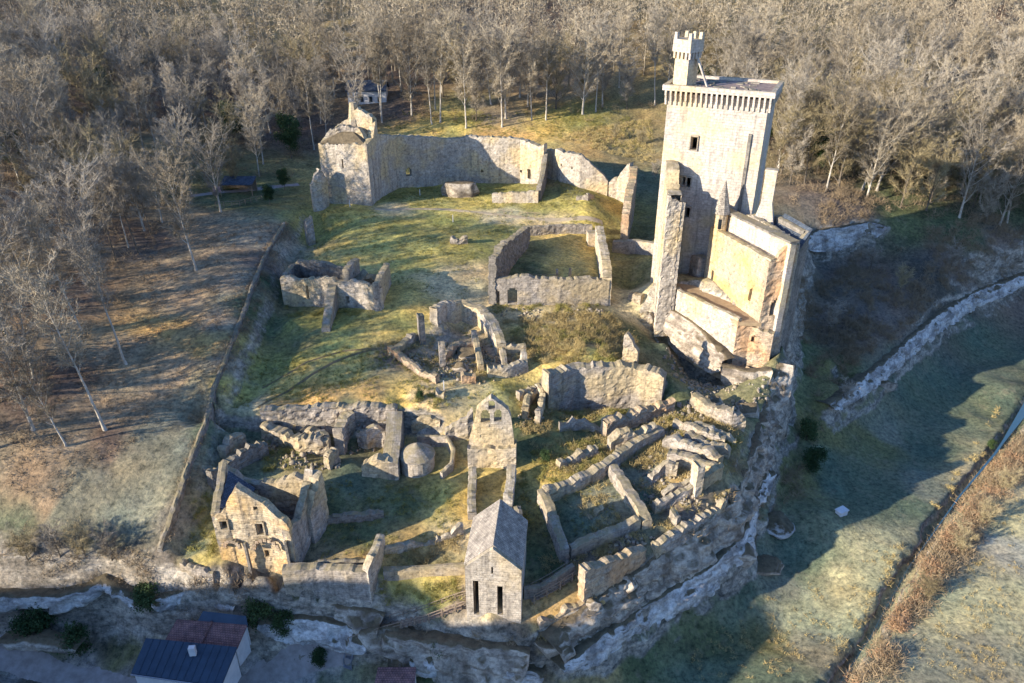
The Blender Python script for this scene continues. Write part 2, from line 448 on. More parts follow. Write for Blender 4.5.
# breaks of slope: (top line, sideways offset of the foot to the right of travel, heights of the foot)
BREAKS = [
 ([(535,640,-15),(585,603,-12.5),(640,563,-11.5),(690,530,-10.5),(732,498,-10),(744,468,-10),(757,434,-9.6),(768,400,-8.5),(779,362,-5),(788,318,-3),(795,268,-1.6),(804,235,-1)],
  3.4, [-20,-20,-19.8,-19.6,-19.3,-19,-18.5,-17.5,-15,-13,-11,-8]),
 ([(826,405,-15.5),(862,380,-15.5),(900,348,-15.5),(940,313,-15.5),(975,292,-15.5),(1030,270,-16)], 2.2, [-19.5]*6),
 ([(802,232,-2.5),(840,226,-2.5),(880,222,-3)], 2.5, [-8,-8,-7]),
 ([(-60,560,-12),(0,572,-13),(60,575,-13.5),(110,572,-13.5),(150,585,-14),(200,588,-14),(260,590,-14.5),(300,596,-14.5),(360,604,-14.5),(400,612,-15),(450,625,-14.5),(490,636,-14.5),(535,640,-15)],
  2.6, [-20,-20,-20,-20.5,-20,-19,-19.5,-20,-20,-20,-20,-20,-20]),
 ([(180,562,-11.5),(230,575,-12),(285,580,-11.8),(375,578,-11.8)], .9, [-13,-13.7,-14,-13.8]),
 ([(548,374,-5),(600,370,-5),(640,370,-5),(662,380,-5.3)], .9, [-8.3,-8.4,-8.4,-8.4]),
 ([(656,286,-.8),(690,294,-.8),(720,307,-.8),(740,318,-1.2),(776,326,-2.4)], 1.2, [-6,-7.6,-8.8,-9.4,-9.6]),
 ([(215,412,-6),(255,416,-6.2),(320,412,-6),(400,410,-5.8),(440,414,-5.8)], 1.0, [-8,-8.2,-8.4,-8.6,-8]),
 ([(300,212,1),(276,255,.2),(262,300,-1),(240,350,-2),(214,405,-4.3),(198,465,-6.5),(165,545,-10)], -2.0, [-1.5,-2.2,-3.6,-4.6,-6.8,-8.8,-11.6]),
]
WORLD_PTS = [
 (0,0,-20),(-30,30,-20.5),(30,30,-19),(60,40,-19.5),(-60,45,-20.3),(-10,50,-20.3),(-40,52,-20.5),(0,-80,-20),
 (0,250,12),(0,300,24),(0,360,40),(0,430,58),(0,550,75),(0,900,75),(-120,250,16),(-200,300,38),(-250,420,62),(-300,700,75),
 (110,250,14),(150,300,28),(170,400,54),(250,550,72),(180,240,4),(260,300,30),(350,420,60),(500,700,75),
 (-130,120,7),(-160,160,12),(-220,200,26),(-400,200,45),(-110,80,-2),(-160,70,2),
 (75,85,-19.5),(95,100,-19.5),(120,120,-19.5),(90,70,-19.5),(130,90,-19.5),(170,150,-19.5),(220,200,-19.5),(160,100,-19),(220,120,-20),(330,150,10),(500,200,40),(150,40,-19),(250,30,-18),(400,0,20),
 (300,270,-20),(420,330,-10),(100,0,-19),(60,0,-19),(0,-400,20),(-400,-300,40),(400,-400,40),(1500,0,60),(-1500,0,60),(0,1500,75),(0,-1500,40),(1500,1500,75),(-1500,1500,75),(1500,-1500,50),(-1500,-1500,50),
 (30,55,-19.5),(45,60,-19.5),(60,70,-19.5),(50,100,-19.5),(60,115,-19.5),(80,130,-19.5),(100,150,-19.5),(125,170,-19.5),(45,85,-19.5),
]
_pts = [P(*s) for s in SPOTS] + [np.array(p, float) for p in WORLD_PTS]
def foot_of(top, off, zb):
    T = [P(*q) for q in top]; out = []
    for i, p in enumerate(T):
        d = T[min(i + 1, len(T) - 1)] - T[max(i - 1, 0)]; d = d[:2] / np.linalg.norm(d[:2])
        out.append(np.array([p[0] + d[1] * off, p[1] - d[0] * off, zb[i]]))
    return out
def resample(pts, step):
    out = [pts[0]]
    for a, b in zip(pts[:-1], pts[1:]):
        n = max(1, int(np.linalg.norm((b - a)[:2]) / step))
        for i in range(1, n + 1): out.append(a + (b - a) * i / n)
    return out
for top, off, zb in BREAKS:
    sp_ = min(2.2, max(.9, abs(off) * 1.1))
    _pts += resample([P(*q) for q in top], sp_) + resample(foot_of(top, off, zb), sp_)
_pts = np.array(_pts)
# drop near duplicates
_keep = []
for i in range(len(_pts)):
    if all((_pts[i, 0] - _pts[j, 0]) ** 2 + (_pts[i, 1] - _pts[j, 1]) ** 2 > .2 for j in _keep): _keep.append(i)
_pts = _pts[_keep]
_n = len(_pts)
_r = np.hypot(_pts[:, None, 0] - _pts[None, :, 0], _pts[:, None, 1] - _pts[None, :, 1])
_A = np.zeros((_n + 1, _n + 1)); _A[:_n, :_n] = -_r - np.eye(_n) * .15; _A[:_n, _n] = 1; _A[_n, :_n] = 1
_w = np.linalg.solve(_A, np.append(_pts[:, 2], 0))

RIVER = [P(px, py, -19.6) for px, py in [(1090,330),(1040,385),(998,446),(962,489),(934,528),(911,560),(891,595),(872,631),(852,660),(833,690),(800,760)]]
def poly_dist(x, y, line):
    best = np.full(np.shape(x), 1e9); 
    for a, b in zip(line[:-1], line[1:]):
        dx, dy = b[0] - a[0], b[1] - a[1]
        t = np.clip(((x - a[0]) * dx + (y - a[1]) * dy) / (dx * dx + dy * dy), 0, 1)
        best = np.minimum(best, np.hypot(x - a[0] - t * dx, y - a[1] - t * dy))
    return best

def terrain_z(x, y):
    x = np.asarray(x, float); y = np.asarray(y, float); sh = x.shape
    x = x.ravel(); y = y.ravel(); z = np.empty(len(x))
    for i in range(0, len(x), 20000):
        xx, yy = x[i:i + 20000], y[i:i + 20000]
        z[i:i + 20000] = -np.hypot(xx[:, None] - _pts[None, :, 0], yy[:, None] - _pts[None, :, 1]) @ _w[:_n] + _w[_n]
    # unseen ridge behind and left of the viewpoint, added to shade the foreground
    cx = np.clip(x, -280, -84)
    q = np.hypot((x - cx) * 1.0, (y - 14 - .04 * (x + 60)))
    z = np.maximum(z, -24 + (43.6 + 7 * sstep(-103, -118, x)) * np.exp(-(q / 26.0) ** 2) + 2 * fbm(x, y, 0, 14, 3, 5)) if True else z
    z += .35 * fbm(x, y, 0, 9, 4, 11) + .12 * fbm(x, y, 0, 1.6, 3, 12)
    # river bed
    dr = poly_dist(x, y, RIVER)
    z -= 1.9 * (1 - sstep(.5, 2.0, dr))
    return z.reshape(sh)

def axis(lo, hi, step, far, g=1.09):
    mid = list(np.arange(lo, hi + step / 2, step))
    s, v, up = step, hi, []
    while v < far: s = min(s * g, 40); v += s; up.append(v)
    s, v, dn = step, lo, []
    while v > -far: s = min(s * g, 40); v -= s; dn.append(v)
    return np.array(dn[::-1] + mid + up)

GX, GY = axis(-80, 92, .42, 1500), axis(50, 205, .46, 1500)
gx, gy = np.meshgrid(GX, GY)
GZ = terrain_z(gx, gy)

def ground(x, y):
    i = np.clip(np.searchsorted(GX, x) - 1, 0, len(GX) - 2); j = np.clip(np.searchsorted(GY, y) - 1, 0, len(GY) - 2)
    fx = (x - GX[i]) / (GX[i + 1] - GX[i]); fy = (y - GY[j]) / (GY[j + 1] - GY[j])
    return (GZ[j, i] * (1 - fx) * (1 - fy) + GZ[j, i + 1] * fx * (1 - fy) + GZ[j + 1, i] * (1 - fx) * fy + GZ[j + 1, i + 1] * fx * fy)

def hit(px, py):
    """where the line of sight meets the ground"""
    r = ray(px, py)
    t = 30.0
    if r[1] * 1.0 <= 0: return P(px, py, -20)
    while t < 700:
        p = np.array([0, 0, CAM_H]) + r * t
        if p[2] < ground(p[0], p[1]):
            lo, hi = t - .6, t
            for _ in range(12):
                m = (lo + hi) / 2; p = np.array([0, 0, CAM_H]) + r * m
                if p[2] < ground(p[0], p[1]): hi = m
                else: lo = m
            p[2] = ground(p[0], p[1])
            return p
        t += .6
    return P(px, py, 40)

# steep places: roughen sideways
gz_y, gz_x = np.gradient(GZ, GY, GX)
slope = np.hypot(gz_x, gz_y)
_calm = inpoly(gx, gy, [P(a_, b_, -5)[:2] for a_, b_ in ((-300,60),(640,60),(612,330),(530,480),(500,606),(380,604),(150,574),(-300,556))])
rough = sstep(.6, 1.6, slope) * np.where(_calm, .12, 1.0)
_al = (gx - gy) * .7
_blk = cellnoise(_al / 1.7 + .6 * fbm(gx, gy, GZ, 3, 2, 36), GZ / 1.1 + .8 * fbm(gx, gy, 0, 4, 2, 37), 38)
_dsp = .8 * fbm(gx, gy, GZ * 1.5, 3.2, 4, 31) + .45 * _blk
TX = gx + rough * _dsp * (gz_x / (slope + 1e-6)) * -1
TY = gy + rough * _dsp * (gz_y / (slope + 1e-6)) * -1
TZ = GZ + rough * .4 * fbm(gx, gy, GZ, 1.8, 3, 33)

# base colours of the ground itself (linear albedo), spread from samples
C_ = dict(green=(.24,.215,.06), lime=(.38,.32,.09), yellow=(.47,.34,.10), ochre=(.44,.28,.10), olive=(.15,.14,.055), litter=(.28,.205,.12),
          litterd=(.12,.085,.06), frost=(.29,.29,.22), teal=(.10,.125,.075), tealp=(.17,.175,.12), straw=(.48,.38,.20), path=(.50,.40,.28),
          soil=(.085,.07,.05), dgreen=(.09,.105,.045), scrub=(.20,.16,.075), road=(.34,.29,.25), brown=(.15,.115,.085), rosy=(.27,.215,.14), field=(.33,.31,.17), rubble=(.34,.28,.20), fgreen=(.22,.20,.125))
CS = [
 (330,225,'green'),(360,215,'lime'),(400,225,'green'),(450,220,'green'),(500,230,'green'),(380,245,'lime'),(340,265,'yellow'),(420,260,'lime'),(470,250,'green'),(440,285,'straw'),(480,275,'straw'),(400,290,'yellow'),(425,305,'yellow'),(460,300,'straw'),
 (420,190,'green'),(500,190,'green'),(390,200,'green'),(540,205,'green'),(570,190,'olive'),(585,185,'green'),(590,205,'lime'),(560,178,'scrub'),
 (400,209,'straw'),(450,211,'lime'),(500,216,'straw'),(550,219,'straw'),(590,222,'lime'),(560,205,'green'),(480,205,'lime'),(420,206,'lime'),
 (530,250,'olive'),(570,245,'yellow'),(590,260,'yellow'),(520,270,'dgreen'),(560,270,'yellow'),
 (630,240,'olive'),(630,280,'olive'),(630,180,'teal'),(640,300,'straw'),
 (300,320,'green'),(340,325,'green'),(300,340,'olive'),(400,325,'lime'),(340,345,'lime'),(380,340,'yellow'),(290,360,'green'),(250,360,'green'),(240,390,'lime'),(290,390,'yellow'),(340,370,'yellow'),(370,385,'ochre'),(320,395,'ochre'),(400,395,'yellow'),(280,405,'ochre'),(430,390,'straw'),(250,405,'straw'),
 (440,345,'rubble'),(460,360,'rubble'),(400,355,'brown'),(480,380,'straw'),(500,350,'rubble'),(500,385,'lime'),(520,335,'yellow'),
 (540,340,'straw'),(580,340,'scrub'),(620,345,'scrub'),(560,360,'yellow'),(610,365,'lime'),(530,320,'straw'),
 (250,430,'teal'),(270,440,'scrub'),(290,450,'olive'),(220,440,'teal'),(230,500,'teal'),(190,540,'teal'),(200,560,'yellow'),(205,530,'yellow'),
 (340,440,'teal'),(360,480,'teal'),(400,500,'dgreen'),(350,540,'dgreen'),(330,520,'dgreen'),(440,500,'lime'),(450,530,'straw'),(410,540,'ochre'),(430,560,'scrub'),(360,560,'ochre'),(400,590,'lime'),(440,590,'yellow'),(460,505,'yellow'),
 (530,440,'dgreen'),(600,430,'dgreen'),(545,470,'yellow'),(570,460,'lime'),(600,460,'olive'),(625,450,'teal'),(600,510,'tealp'),(580,520,'teal'),(640,475,'tealp'),(650,500,'teal'),(680,480,'ochre'),(700,440,'scrub'),(690,500,'brown'),(530,520,'dgreen'),(540,560,'dgreen'),(600,550,'brown'),
 (640,340,'dgreen'),(670,360,'teal'),(650,390,'dgreen'),(680,340,'scrub'),(700,350,'rubble'),
 (550,620,'ochre'),(600,590,'ochre'),(560,640,'scrub'),(490,625,'straw'),(460,610,'brown'),
 (250,200,'dgreen'),(200,230,'litter'),(150,240,'litterd'),(210,260,'litter'),(240,280,'rosy'),(180,300,'litter'),(220,320,'rosy'),(150,330,'ochre'),(200,345,'ochre'),(120,350,'litter'),(180,365,'litter'),(220,360,'rosy'),(170,390,'litter'),(100,400,'litter'),(130,410,'litter'),(60,440,'litter'),(110,440,'litterd'),(20,470,'litter'),(40,500,'litter'),
 (200,400,'fgreen'),(180,430,'fgreen'),(150,440,'fgreen'),(170,460,'fgreen'),(130,470,'fgreen'),(100,490,'fgreen'),(150,500,'fgreen'),(120,520,'tealp'),(60,510,'tealp'),(170,520,'rosy'),(20,520,'teal'),(80,535,'tealp'),
 (270,240,'rosy'),(260,260,'brown'),(280,290,'dgreen'),(260,320,'dgreen'),
 (60,560,'soil'),(120,560,'soil'),(20,560,'soil'),(150,570,'brown'),(180,590,'brown'),(100,600,'soil'),(230,600,'brown'),(300,610,'olive'),(350,620,'brown'),
 (60,640,'dgreen'),(20,640,'dgreen'),(130,640,'olive'),(20,665,'road'),(60,672,'road'),(100,680,'road'),(60,655,'dgreen'),(20,690,'soil'),
 (260,670,'road'),(300,665,'road'),(330,655,'road'),(280,650,'soil'),(320,680,'dgreen'),(380,640,'soil'),(450,650,'brown'),(500,660,'brown'),(420,675,'dgreen'),
 (290,600,'litterd'),(340,604,'olive'),(400,612,'scrub'),(430,600,'lime'),(300,625,'scrub'),(360,648,'olive'),(310,676,'road'),(240,690,'road'),(280,662,'road'),(340,648,'road'),(340,665,'dgreen'),(460,630,'rubble'),(470,665,'brown'),(520,680,'brown'),(380,625,'scrub'),(200,605,'litterd'),(170,600,'scrub'),(420,130,'yellow'),(460,120,'lime'),(500,132,'ochre'),(550,125,'yellow'),(580,118,'green'),(600,140,'ochre'),(640,130,'scrub'),(620,150,'scrub'),(500,118,'litter'),(400,112,'litterd'),(640,155,'scrub'),
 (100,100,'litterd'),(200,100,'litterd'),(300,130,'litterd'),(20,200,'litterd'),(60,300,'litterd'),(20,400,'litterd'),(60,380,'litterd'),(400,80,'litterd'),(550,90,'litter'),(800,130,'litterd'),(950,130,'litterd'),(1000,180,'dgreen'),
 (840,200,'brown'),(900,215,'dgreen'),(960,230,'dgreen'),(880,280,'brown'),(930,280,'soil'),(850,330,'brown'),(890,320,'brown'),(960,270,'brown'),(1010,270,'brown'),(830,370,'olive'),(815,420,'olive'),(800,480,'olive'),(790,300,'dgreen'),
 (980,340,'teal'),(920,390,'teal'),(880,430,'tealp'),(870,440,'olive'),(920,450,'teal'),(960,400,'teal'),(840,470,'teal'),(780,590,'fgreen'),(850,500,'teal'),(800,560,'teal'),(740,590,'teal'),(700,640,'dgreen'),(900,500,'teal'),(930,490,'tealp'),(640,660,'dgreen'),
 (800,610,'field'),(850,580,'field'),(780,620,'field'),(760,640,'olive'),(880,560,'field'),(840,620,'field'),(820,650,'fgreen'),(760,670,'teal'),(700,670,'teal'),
 (960,560,'fgreen'),(1000,600,'field'),(950,620,'field'),(1000,520,'field'),(980,660,'fgreen'),(900,670,'fgreen'),(1010,480,'straw'),(1000,550,'frost'),
]
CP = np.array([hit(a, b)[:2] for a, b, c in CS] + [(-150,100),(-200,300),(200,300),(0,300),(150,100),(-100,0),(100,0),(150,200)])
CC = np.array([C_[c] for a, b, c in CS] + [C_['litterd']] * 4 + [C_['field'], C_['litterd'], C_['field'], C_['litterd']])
def ground_colour(x, y):
    sh = x.shape; x = x.ravel(); y = y.ravel(); out = np.empty((len(x), 3))
    wx = x + 3.2 * fbm(x, y, 0, 5, 4, 41, .6); wy = y + 3.2 * fbm(x, y, 3, 7, 4, 42, .6)
    for i in range(0, len(x), 20000):
        d2 = (wx[i:i + 20000, None] - CP[None, :, 0]) ** 2 + (wy[i:i + 20000, None] - CP[None, :, 1]) ** 2
        w = 1.0 / (d2 + 1.0) ** 2.0
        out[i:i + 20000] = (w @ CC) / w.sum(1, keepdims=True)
    g = fbm(x, y, 0, 2.2, 4, 43, .65)
    calm = 1 - .65 * sstep(44, 52, x - .25 * (y - 80)) * (y < 150)
    out *= (1 + .5 * g * calm)[:, None]
    g2 = fbm(x, y, 5, 5.5, 4, 44)[:, None]
    out *= np.array([1.0, 1.0, 1.0]) + g2 * np.array([.30, .10, -.05])
    return np.clip(out, .01, .8).reshape(*sh, 3)

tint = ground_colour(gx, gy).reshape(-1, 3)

def terrain_mat():
    m, n, l, b = mat_new('ground_cover')
    at = nd(n, 'ShaderNodeAttribute', attribute_name='tint')
    geo = nd(n, 'ShaderNodeNewGeometry')
    n3 = nd(n, 'ShaderNodeTexNoise', Scale=1.6, Detail=9.0, Roughness=.78); l.new(geo.outputs['Position'], n3.inputs['Vector'])
    r3 = ramp(n, [(.34, (.30, .32, .32)), (.5, (1, 1, 1)), (.66, (1.75, 1.65, 1.5))]); l.new(n3.outputs[0], r3.inputs[0])
    c = mix(n, l, 1.0, at.outputs['Color'], r3.outputs[0], 'MULTIPLY')
    # frost-bleached and dead tufts
    n5 = nd(n, 'ShaderNodeTexNoise', Scale=.5, Detail=7.0, Roughness=.72); l.new(geo.outputs['Position'], n5.inputs['Vector'])
    r5 = ramp(n, [(.52, (0, 0, 0)), (.66, (.45, .45, .45))]); l.new(n5.outputs[0], r5.inputs[0])
    c = mix(n, l, r5.outputs[0], c, mix(n, l, .5, c, (.40, .32, .20)))
    # steep ground shows rock
    mp = nd(n, 'ShaderNodeMapping'); mp.inputs['Scale'].default_value = (.25, .25, .8); l.new(geo.outputs['Position'], mp.inputs['Vector'])
    n1 = nd(n, 'ShaderNodeTexNoise', Scale=1.0, Detail=9.0, Roughness=.72); l.new(mp.outputs[0], n1.inputs['Vector'])
    r1 = ramp(n, [(.32, (.07, .06, .045)), (.47, (.22, .19, .145)), (.62, (.42, .37, .29))]); l.new(n1.outputs[0], r1.inputs[0])
    rk = mix(n, l, 1.0, r1.outputs[0], r3.outputs[0], 'MULTIPLY')
    sx = nd(n, 'ShaderNodeSeparateXYZ'); l.new(geo.outputs['Normal'], sx.inputs[0])
    av = nd(n, 'ShaderNodeMath', operation='MULTIPLY_ADD'); l.new(n5.outputs[0], av.inputs[0]); av.inputs[1].default_value = .45; l.new(sx.outputs[2], av.inputs[2])
    rz = ramp(n, [(.76, (1, 1, 1)), (.92, (0, 0, 0))]); l.new(av.outputs[0], rz.inputs[0])
    c = mix(n, l, rz.outputs[0], c, rk)
    l.new(c, b.inputs['Base Color'])
    bm = nd(n, 'ShaderNodeBump', Strength=.8, Distance=.22); l.new(n3.outputs[0], bm.inputs['Height']); l.new(bm.outputs[0], b.inputs['Normal'])
    b.inputs['Roughness'].default_value = .95
    return m

ny, nx = gx.shape
idx = np.arange(ny * nx).reshape(ny, nx)
quads = np.stack([idx[:-1, :-1], idx[:-1, 1:], idx[1:, 1:], idx[1:, :-1]], -1).reshape(-1, 4)
ter = link('ground', new_mesh('ground', np.stack([TX, TY, TZ], -1).reshape(-1, 3), quads, terrain_mat(), colors=tint, smooth=True), kind='structure')

# river water
m, n, l, b = mat_new('river_water')
b.inputs['Base Color'].default_value = (.04, .09, .11, 1); b.inputs['Roughness'].default_value = .2; b.inputs['Specular IOR Level'].default_value = .6
n1 = nd(n, 'ShaderNodeTexNoise', Scale=2.5, Detail=4.0); bm = nd(n, 'ShaderNodeBump', Strength=.12, Distance=.05)
l.new(n1.outputs[0], bm.inputs['Height']); l.new(bm.outputs[0], b.inputs['Normal'])
wv, wf = [], []
rl = []
for a, c in zip(RIVER[:-1], RIVER[1:]):
    for i in range(12): rl.append(a + (c - a) * i / 12)
for i, p in enumerate(rl):
    q = rl[min(i + 1, len(rl) - 1)] - rl[max(i - 1, 0)]; q = q / np.linalg.norm(q[:2])
    w = max(.02, .3 * max(0, 1 - i / 60) + 1.7 * max(0, 1 - i / 22))
    wv += [(p[0] - q[1] * w, p[1] + q[0] * w, -21.05), (p[0] + q[1] * w, p[1] - q[0] * w, -21.05)]
    if i: wf.append((2 * i - 2, 2 * i - 1, 2 * i + 1, 2 * i))
link('river_water', new_mesh('river_water', wv, wf, m), kind='structure')

# draped paths and lanes
def ribbon(name, line, width, mat, lift=.06, seed=0):
    W = [hit(*q) for q in line]
    out = []
    for i in range(len(W) - 1):
        p0 = W[max(i - 1, 0)]; p1 = W[i]; p2 = W[i + 1]; p3 = W[min(i + 2, len(W) - 1)]
        n_ = max(3, int(np.linalg.norm(p2 - p1) / .6))
        for k in range(n_):
            t = k / n_; out.append(.5 * ((2 * p1) + (-p0 + p2) * t + (2 * p0 - 5 * p1 + 4 * p2 - p3) * t * t + (-p0 + 3 * p1 - 3 * p2 + p3) * t ** 3))
    out = np.array(out); d_ = np.gradient(out[:, :2], axis=0); d_ /= np.linalg.norm(d_, axis=1)[:, None]
    nn = np.stack([-d_[:, 1], d_[:, 0]], 1); cols = []
    for c in np.linspace(-1, 1, 7):
        w = width / 2 * (1 + .45 * fbm(out[:, 0], out[:, 1], c * 3, 2.0, 3, 600 + seed))
        x = out[:, 0] + nn[:, 0] * c * w; y = out[:, 1] + nn[:, 1] * c * w
        cols.append(np.stack([x, y, ground(x, y) + lift - (.09 if abs(c) > .9 else 0)], -1))
    V = np.stack(cols, 1); ids = np.arange(V.shape[0] * 7).reshape(-1, 7)
    q = np.stack([ids[:-1, :-1], ids[1:, :-1], ids[1:, 1:], ids[:-1, 1:]], -1).reshape(-1, 4)
    link(name, new_mesh(name, V.reshape(-1, 3), q, mat, smooth=True), kind='structure')
lane = plain_mat('gravel_lane', (.36, .31, .27), (.24, .20, .17), 1.0, bump=.3)
earthp = plain_mat('earth_path', (.42, .34, .22), (.28, .22, .13), 1.4, bump=.3)
track = plain_mat('worn_track', (.20, .145, .075), (.13, .10, .05), 2.0, bump=.3)
ribbon('village_lane', [(-60,640),(0,654),(50,672),(110,684),(160,700)], 2.8, lane, seed=1)
ribbon('village_lane', [(225,700),(262,676),(300,664),(335,655),(352,645)], 2.4, lane, seed=2)
ribbon('court_path', [(375,209),(410,209),(450,210),(500,215),(550,220),(604,223)], 1.5, earthp, seed=3)
ribbon('worn_track', [(258,408),(290,390),(320,370),(350,356),(385,350),(410,362),(440,384)], .6, track, seed=4)
ribbon('worn_track', [(262,388),(300,366),(340,352),(376,348)], .35, track, seed=5)
ribbon('forest_track', [(190,196),(220,192),(262,188),(300,184)], 1.6, lane, seed=6)
# ------------------------------------------------------------------ masonry walls
def wall_geo(pts, thick=1.0, closed=False, step=.34, rag=.35, disp=.07, holes=(), zb=None, seed=0, cap=True, side=1, blocky=True):
    """pts: (x, y, ztop) along the outer face. holes: (u0,u1,z0,z1,kind) in arc length and height.
    side=+1 puts the thickness to the left of travel."""
    pts = [np.array(p, float) for p in pts]
    loop = pts + [pts[0]] if closed else pts
    st, us = [], []
    u = 0.0
    for i in range(len(loop) - 1):
        a, b = loop[i], loop[i + 1]; L = np.linalg.norm((b - a)[:2]); n = max(1, int(round(L / step)))
        for k in range(n): st.append((i, k / n)); us.append(u + L * k / n)
        u += L
    st.append((len(loop) - 2, 1.0)); us.append(u)
    dirs = []
    for i in range(len(loop) - 1):
        d_ = (loop[i + 1] - loop[i])[:2]; dirs.append(d_ / np.linalg.norm(d_))
    S = len(st); O = np.zeros((S, 2)); I = np.zeros((S, 2)); T = np.zeros(S); N = np.zeros((S, 2))
    for q, (i, t) in enumerate(st):
        p = loop[i] + (loop[i + 1] - loop[i]) * t
        dd = dirs[i]; n1 = np.array([-dd[1], dd[0]]) * side; m_ = n1
        if t == 0 and (i > 0 or closed):
            d0 = dirs[i - 1]; n0 = np.array([-d0[1], d0[0]]) * side
            m_ = n0 + n1; m_ = m_ / max(.35, (m_ @ n1))
        elif t == 1.0 and closed:
            d0 = dirs[0]; n0 = np.array([-d0[1], d0[0]]) * side
            m_ = n0 + n1; m_ = m_ / max(.35, (m_ @ n1))
        O[q] = p[:2]; I[q] = p[:2] + m_ * thick; T[q] = p[2]; N[q] = n1
    if rag > 0:
        r = fbm(O[:, 0], O[:, 1], 0, 2.6, 3, 70 + seed)
        if blocky: r = np.round(r * 5) / 5 * .7 + r * .3
        r = np.minimum(r, .22)
        if closed: r[-1] = r[0]
        hf = noise3(O[:, 0] * 2.3, O[:, 1] * 2.3, 0.0, 60 + seed)
        if closed: hf[-1] = hf[0]
        T = T + (rag * 1.9 * r if rag > .12 else rag * r) + min(rag, .5) * .55 * hf
    g = np.array([ground(*o) for o in O]); g2 = np.array([ground(*o) for o in I])
    base = (min(g.min(), g2.min()) - 1.2) if zb is None else zb
    H = T.max() - base
    K = max(2, int(math.ceil(H / step)) + 1)
    zs = base + np.arange(K) * (H / (K - 1))
    Z = np.minimum(zs[None, :], T[:, None])                         # S x K
    def face(X, sgn, sd):
        vx = np.repeat(X[:, None, 0], K, 1); vy = np.repeat(X[:, None, 1], K, 1)
        UU = np.repeat(np.array(us)[:, None], K, 1); rowi = np.floor(Z / .42)
        cn = cellnoise(UU / .75 + rowi * .37, Z / .42, 83 + seed + sd)
        f = (fbm(vx, vy, Z, .9, 3, 80 + seed + sd) * .9 + .55 * cn) * disp + fbm(vx, vy, Z, 6.0, 2, 90 + seed + sd) * disp * 1.0
        if closed: f[-1] = f[0]
        vx = vx - sgn * N[:, None, 0] * f; vy = vy - sgn * N[:, None, 1] * f
        return np.stack([vx, vy, Z], -1)
    A = face(O, 1, 0); B = face(I, -1, 7)
    V = np.concatenate([A.reshape(-1, 3), B.reshape(-1, 3)])
    uvo = np.stack([np.repeat(np.array(us)[:, None], K, 1), Z], -1).reshape(-1, 2)
    UV = np.concatenate([uvo, uvo + np.array([3.3, .1])])
    vid = np.arange(S * K).reshape(S, K); off = S * K
    solid = np.zeros((S - 1, K - 1), bool)
    um = (np.array(us)[:-1] + np.array(us)[1:]) / 2; zm = (zs[:-1] + zs[1:]) / 2
    for i in range(S - 1):
        tt = max(T[i], T[i + 1]); solid[i] = zs[:-1] < tt - 1e-6
    opn = np.zeros_like(solid)
    for (u0, u1, z0, z1, kind) in holes:
        uu, zz = np.meshgrid(um, zm, indexing='ij')
        if kind == 'arch':
            c = (u0 + u1) / 2; r = (u1 - u0) / 2; zc = max(z0, z1 - r)
            q = (abs(uu - c) < r) & (zz > z0) & (zz < zc) | (((uu - c) ** 2 + (zz - zc) ** 2 < r * r) & (zz >= zc))
        elif kind == 'round':
            q = ((uu - (u0 + u1) / 2) / ((u1 - u0) / 2)) ** 2 + ((zz - (z0 + z1) / 2) / ((z1 - z0) / 2)) ** 2 < 1
        else:
            q = (uu > u0) & (uu < u1) & (zz > z0) & (zz < z1)
        opn |= q
    keep = solid & ~opn
    F = []; flip = side < 0
    def addf(f): F.append(f[::-1] if flip else f)
    for i, k in zip(*np.nonzero(keep)):
        a, b_, c, d_ = vid[i, k], vid[i + 1, k], vid[i + 1, k + 1], vid[i, k + 1]
        addf((a, b_, c, d_)); addf((a + off, d_ + off, c + off, b_ + off))
    for i, k in zip(*np.nonzero(solid & opn)):
        for (di, dk, e0, e1) in ((-1, 0, vid[i, k], vid[i, k + 1]), (1, 0, vid[i + 1, k], vid[i + 1, k + 1]), (0, -1, vid[i, k], vid[i + 1, k]), (0, 1, vid[i, k + 1], vid[i + 1, k + 1])):
            ii, kk = i + di, k + dk
            if 0 <= ii < S - 1 and 0 <= kk < K - 1 and keep[ii, kk]: F.append((e0, e1, e1 + off, e0 + off))
    vs, uvs = V.tolist(), UV.tolist()
    # top
    tb = len(vs)
    mid = (A[:, K - 1] + B[:, K - 1]) / 2; mid[:, 2] = T + .08 + disp * fbm(mid[:, 0], mid[:, 1], 0, .8, 2, 5)
    if closed: mid[-1] = mid[0]
    for row, w in ((A[:, K - 1], 0), (mid, .5), (B[:, K - 1], 1)):
        vs += row.tolist(); uvs += [(uu_, w * thick) for uu_ in us]
    topopen = [opn[i].any() and (opn[i] | ~solid[i])[int(np.argmax(opn[i])):].all() for i in range(S - 1)]
    for i in range(S - 1):
        if topopen[i]: continue
        for r_ in (0, 1):
            a = tb + r_ * S + i; addf((a, a + 1, a + 1 + S, a + S))
    if not closed:
        for i, fl in ((0, True), (S - 1, False)):
            eb = len(vs)
            for k in range(K):
                vs.append(V[vid[i, k]].tolist()); uvs.append((0, Z[i, k])); vs.append(V[vid[i, k] + off].tolist()); uvs.append((thick, Z[i, k]))
            for k in range(K - 1):
                if zs[k] < T[i]:
                    f = (eb + 2 * k, eb + 2 * k + 1, eb + 2 * k + 3, eb + 2 * k + 2)
                    F.append(f[::-1] if fl != flip else f)
    return vs, F, uvs

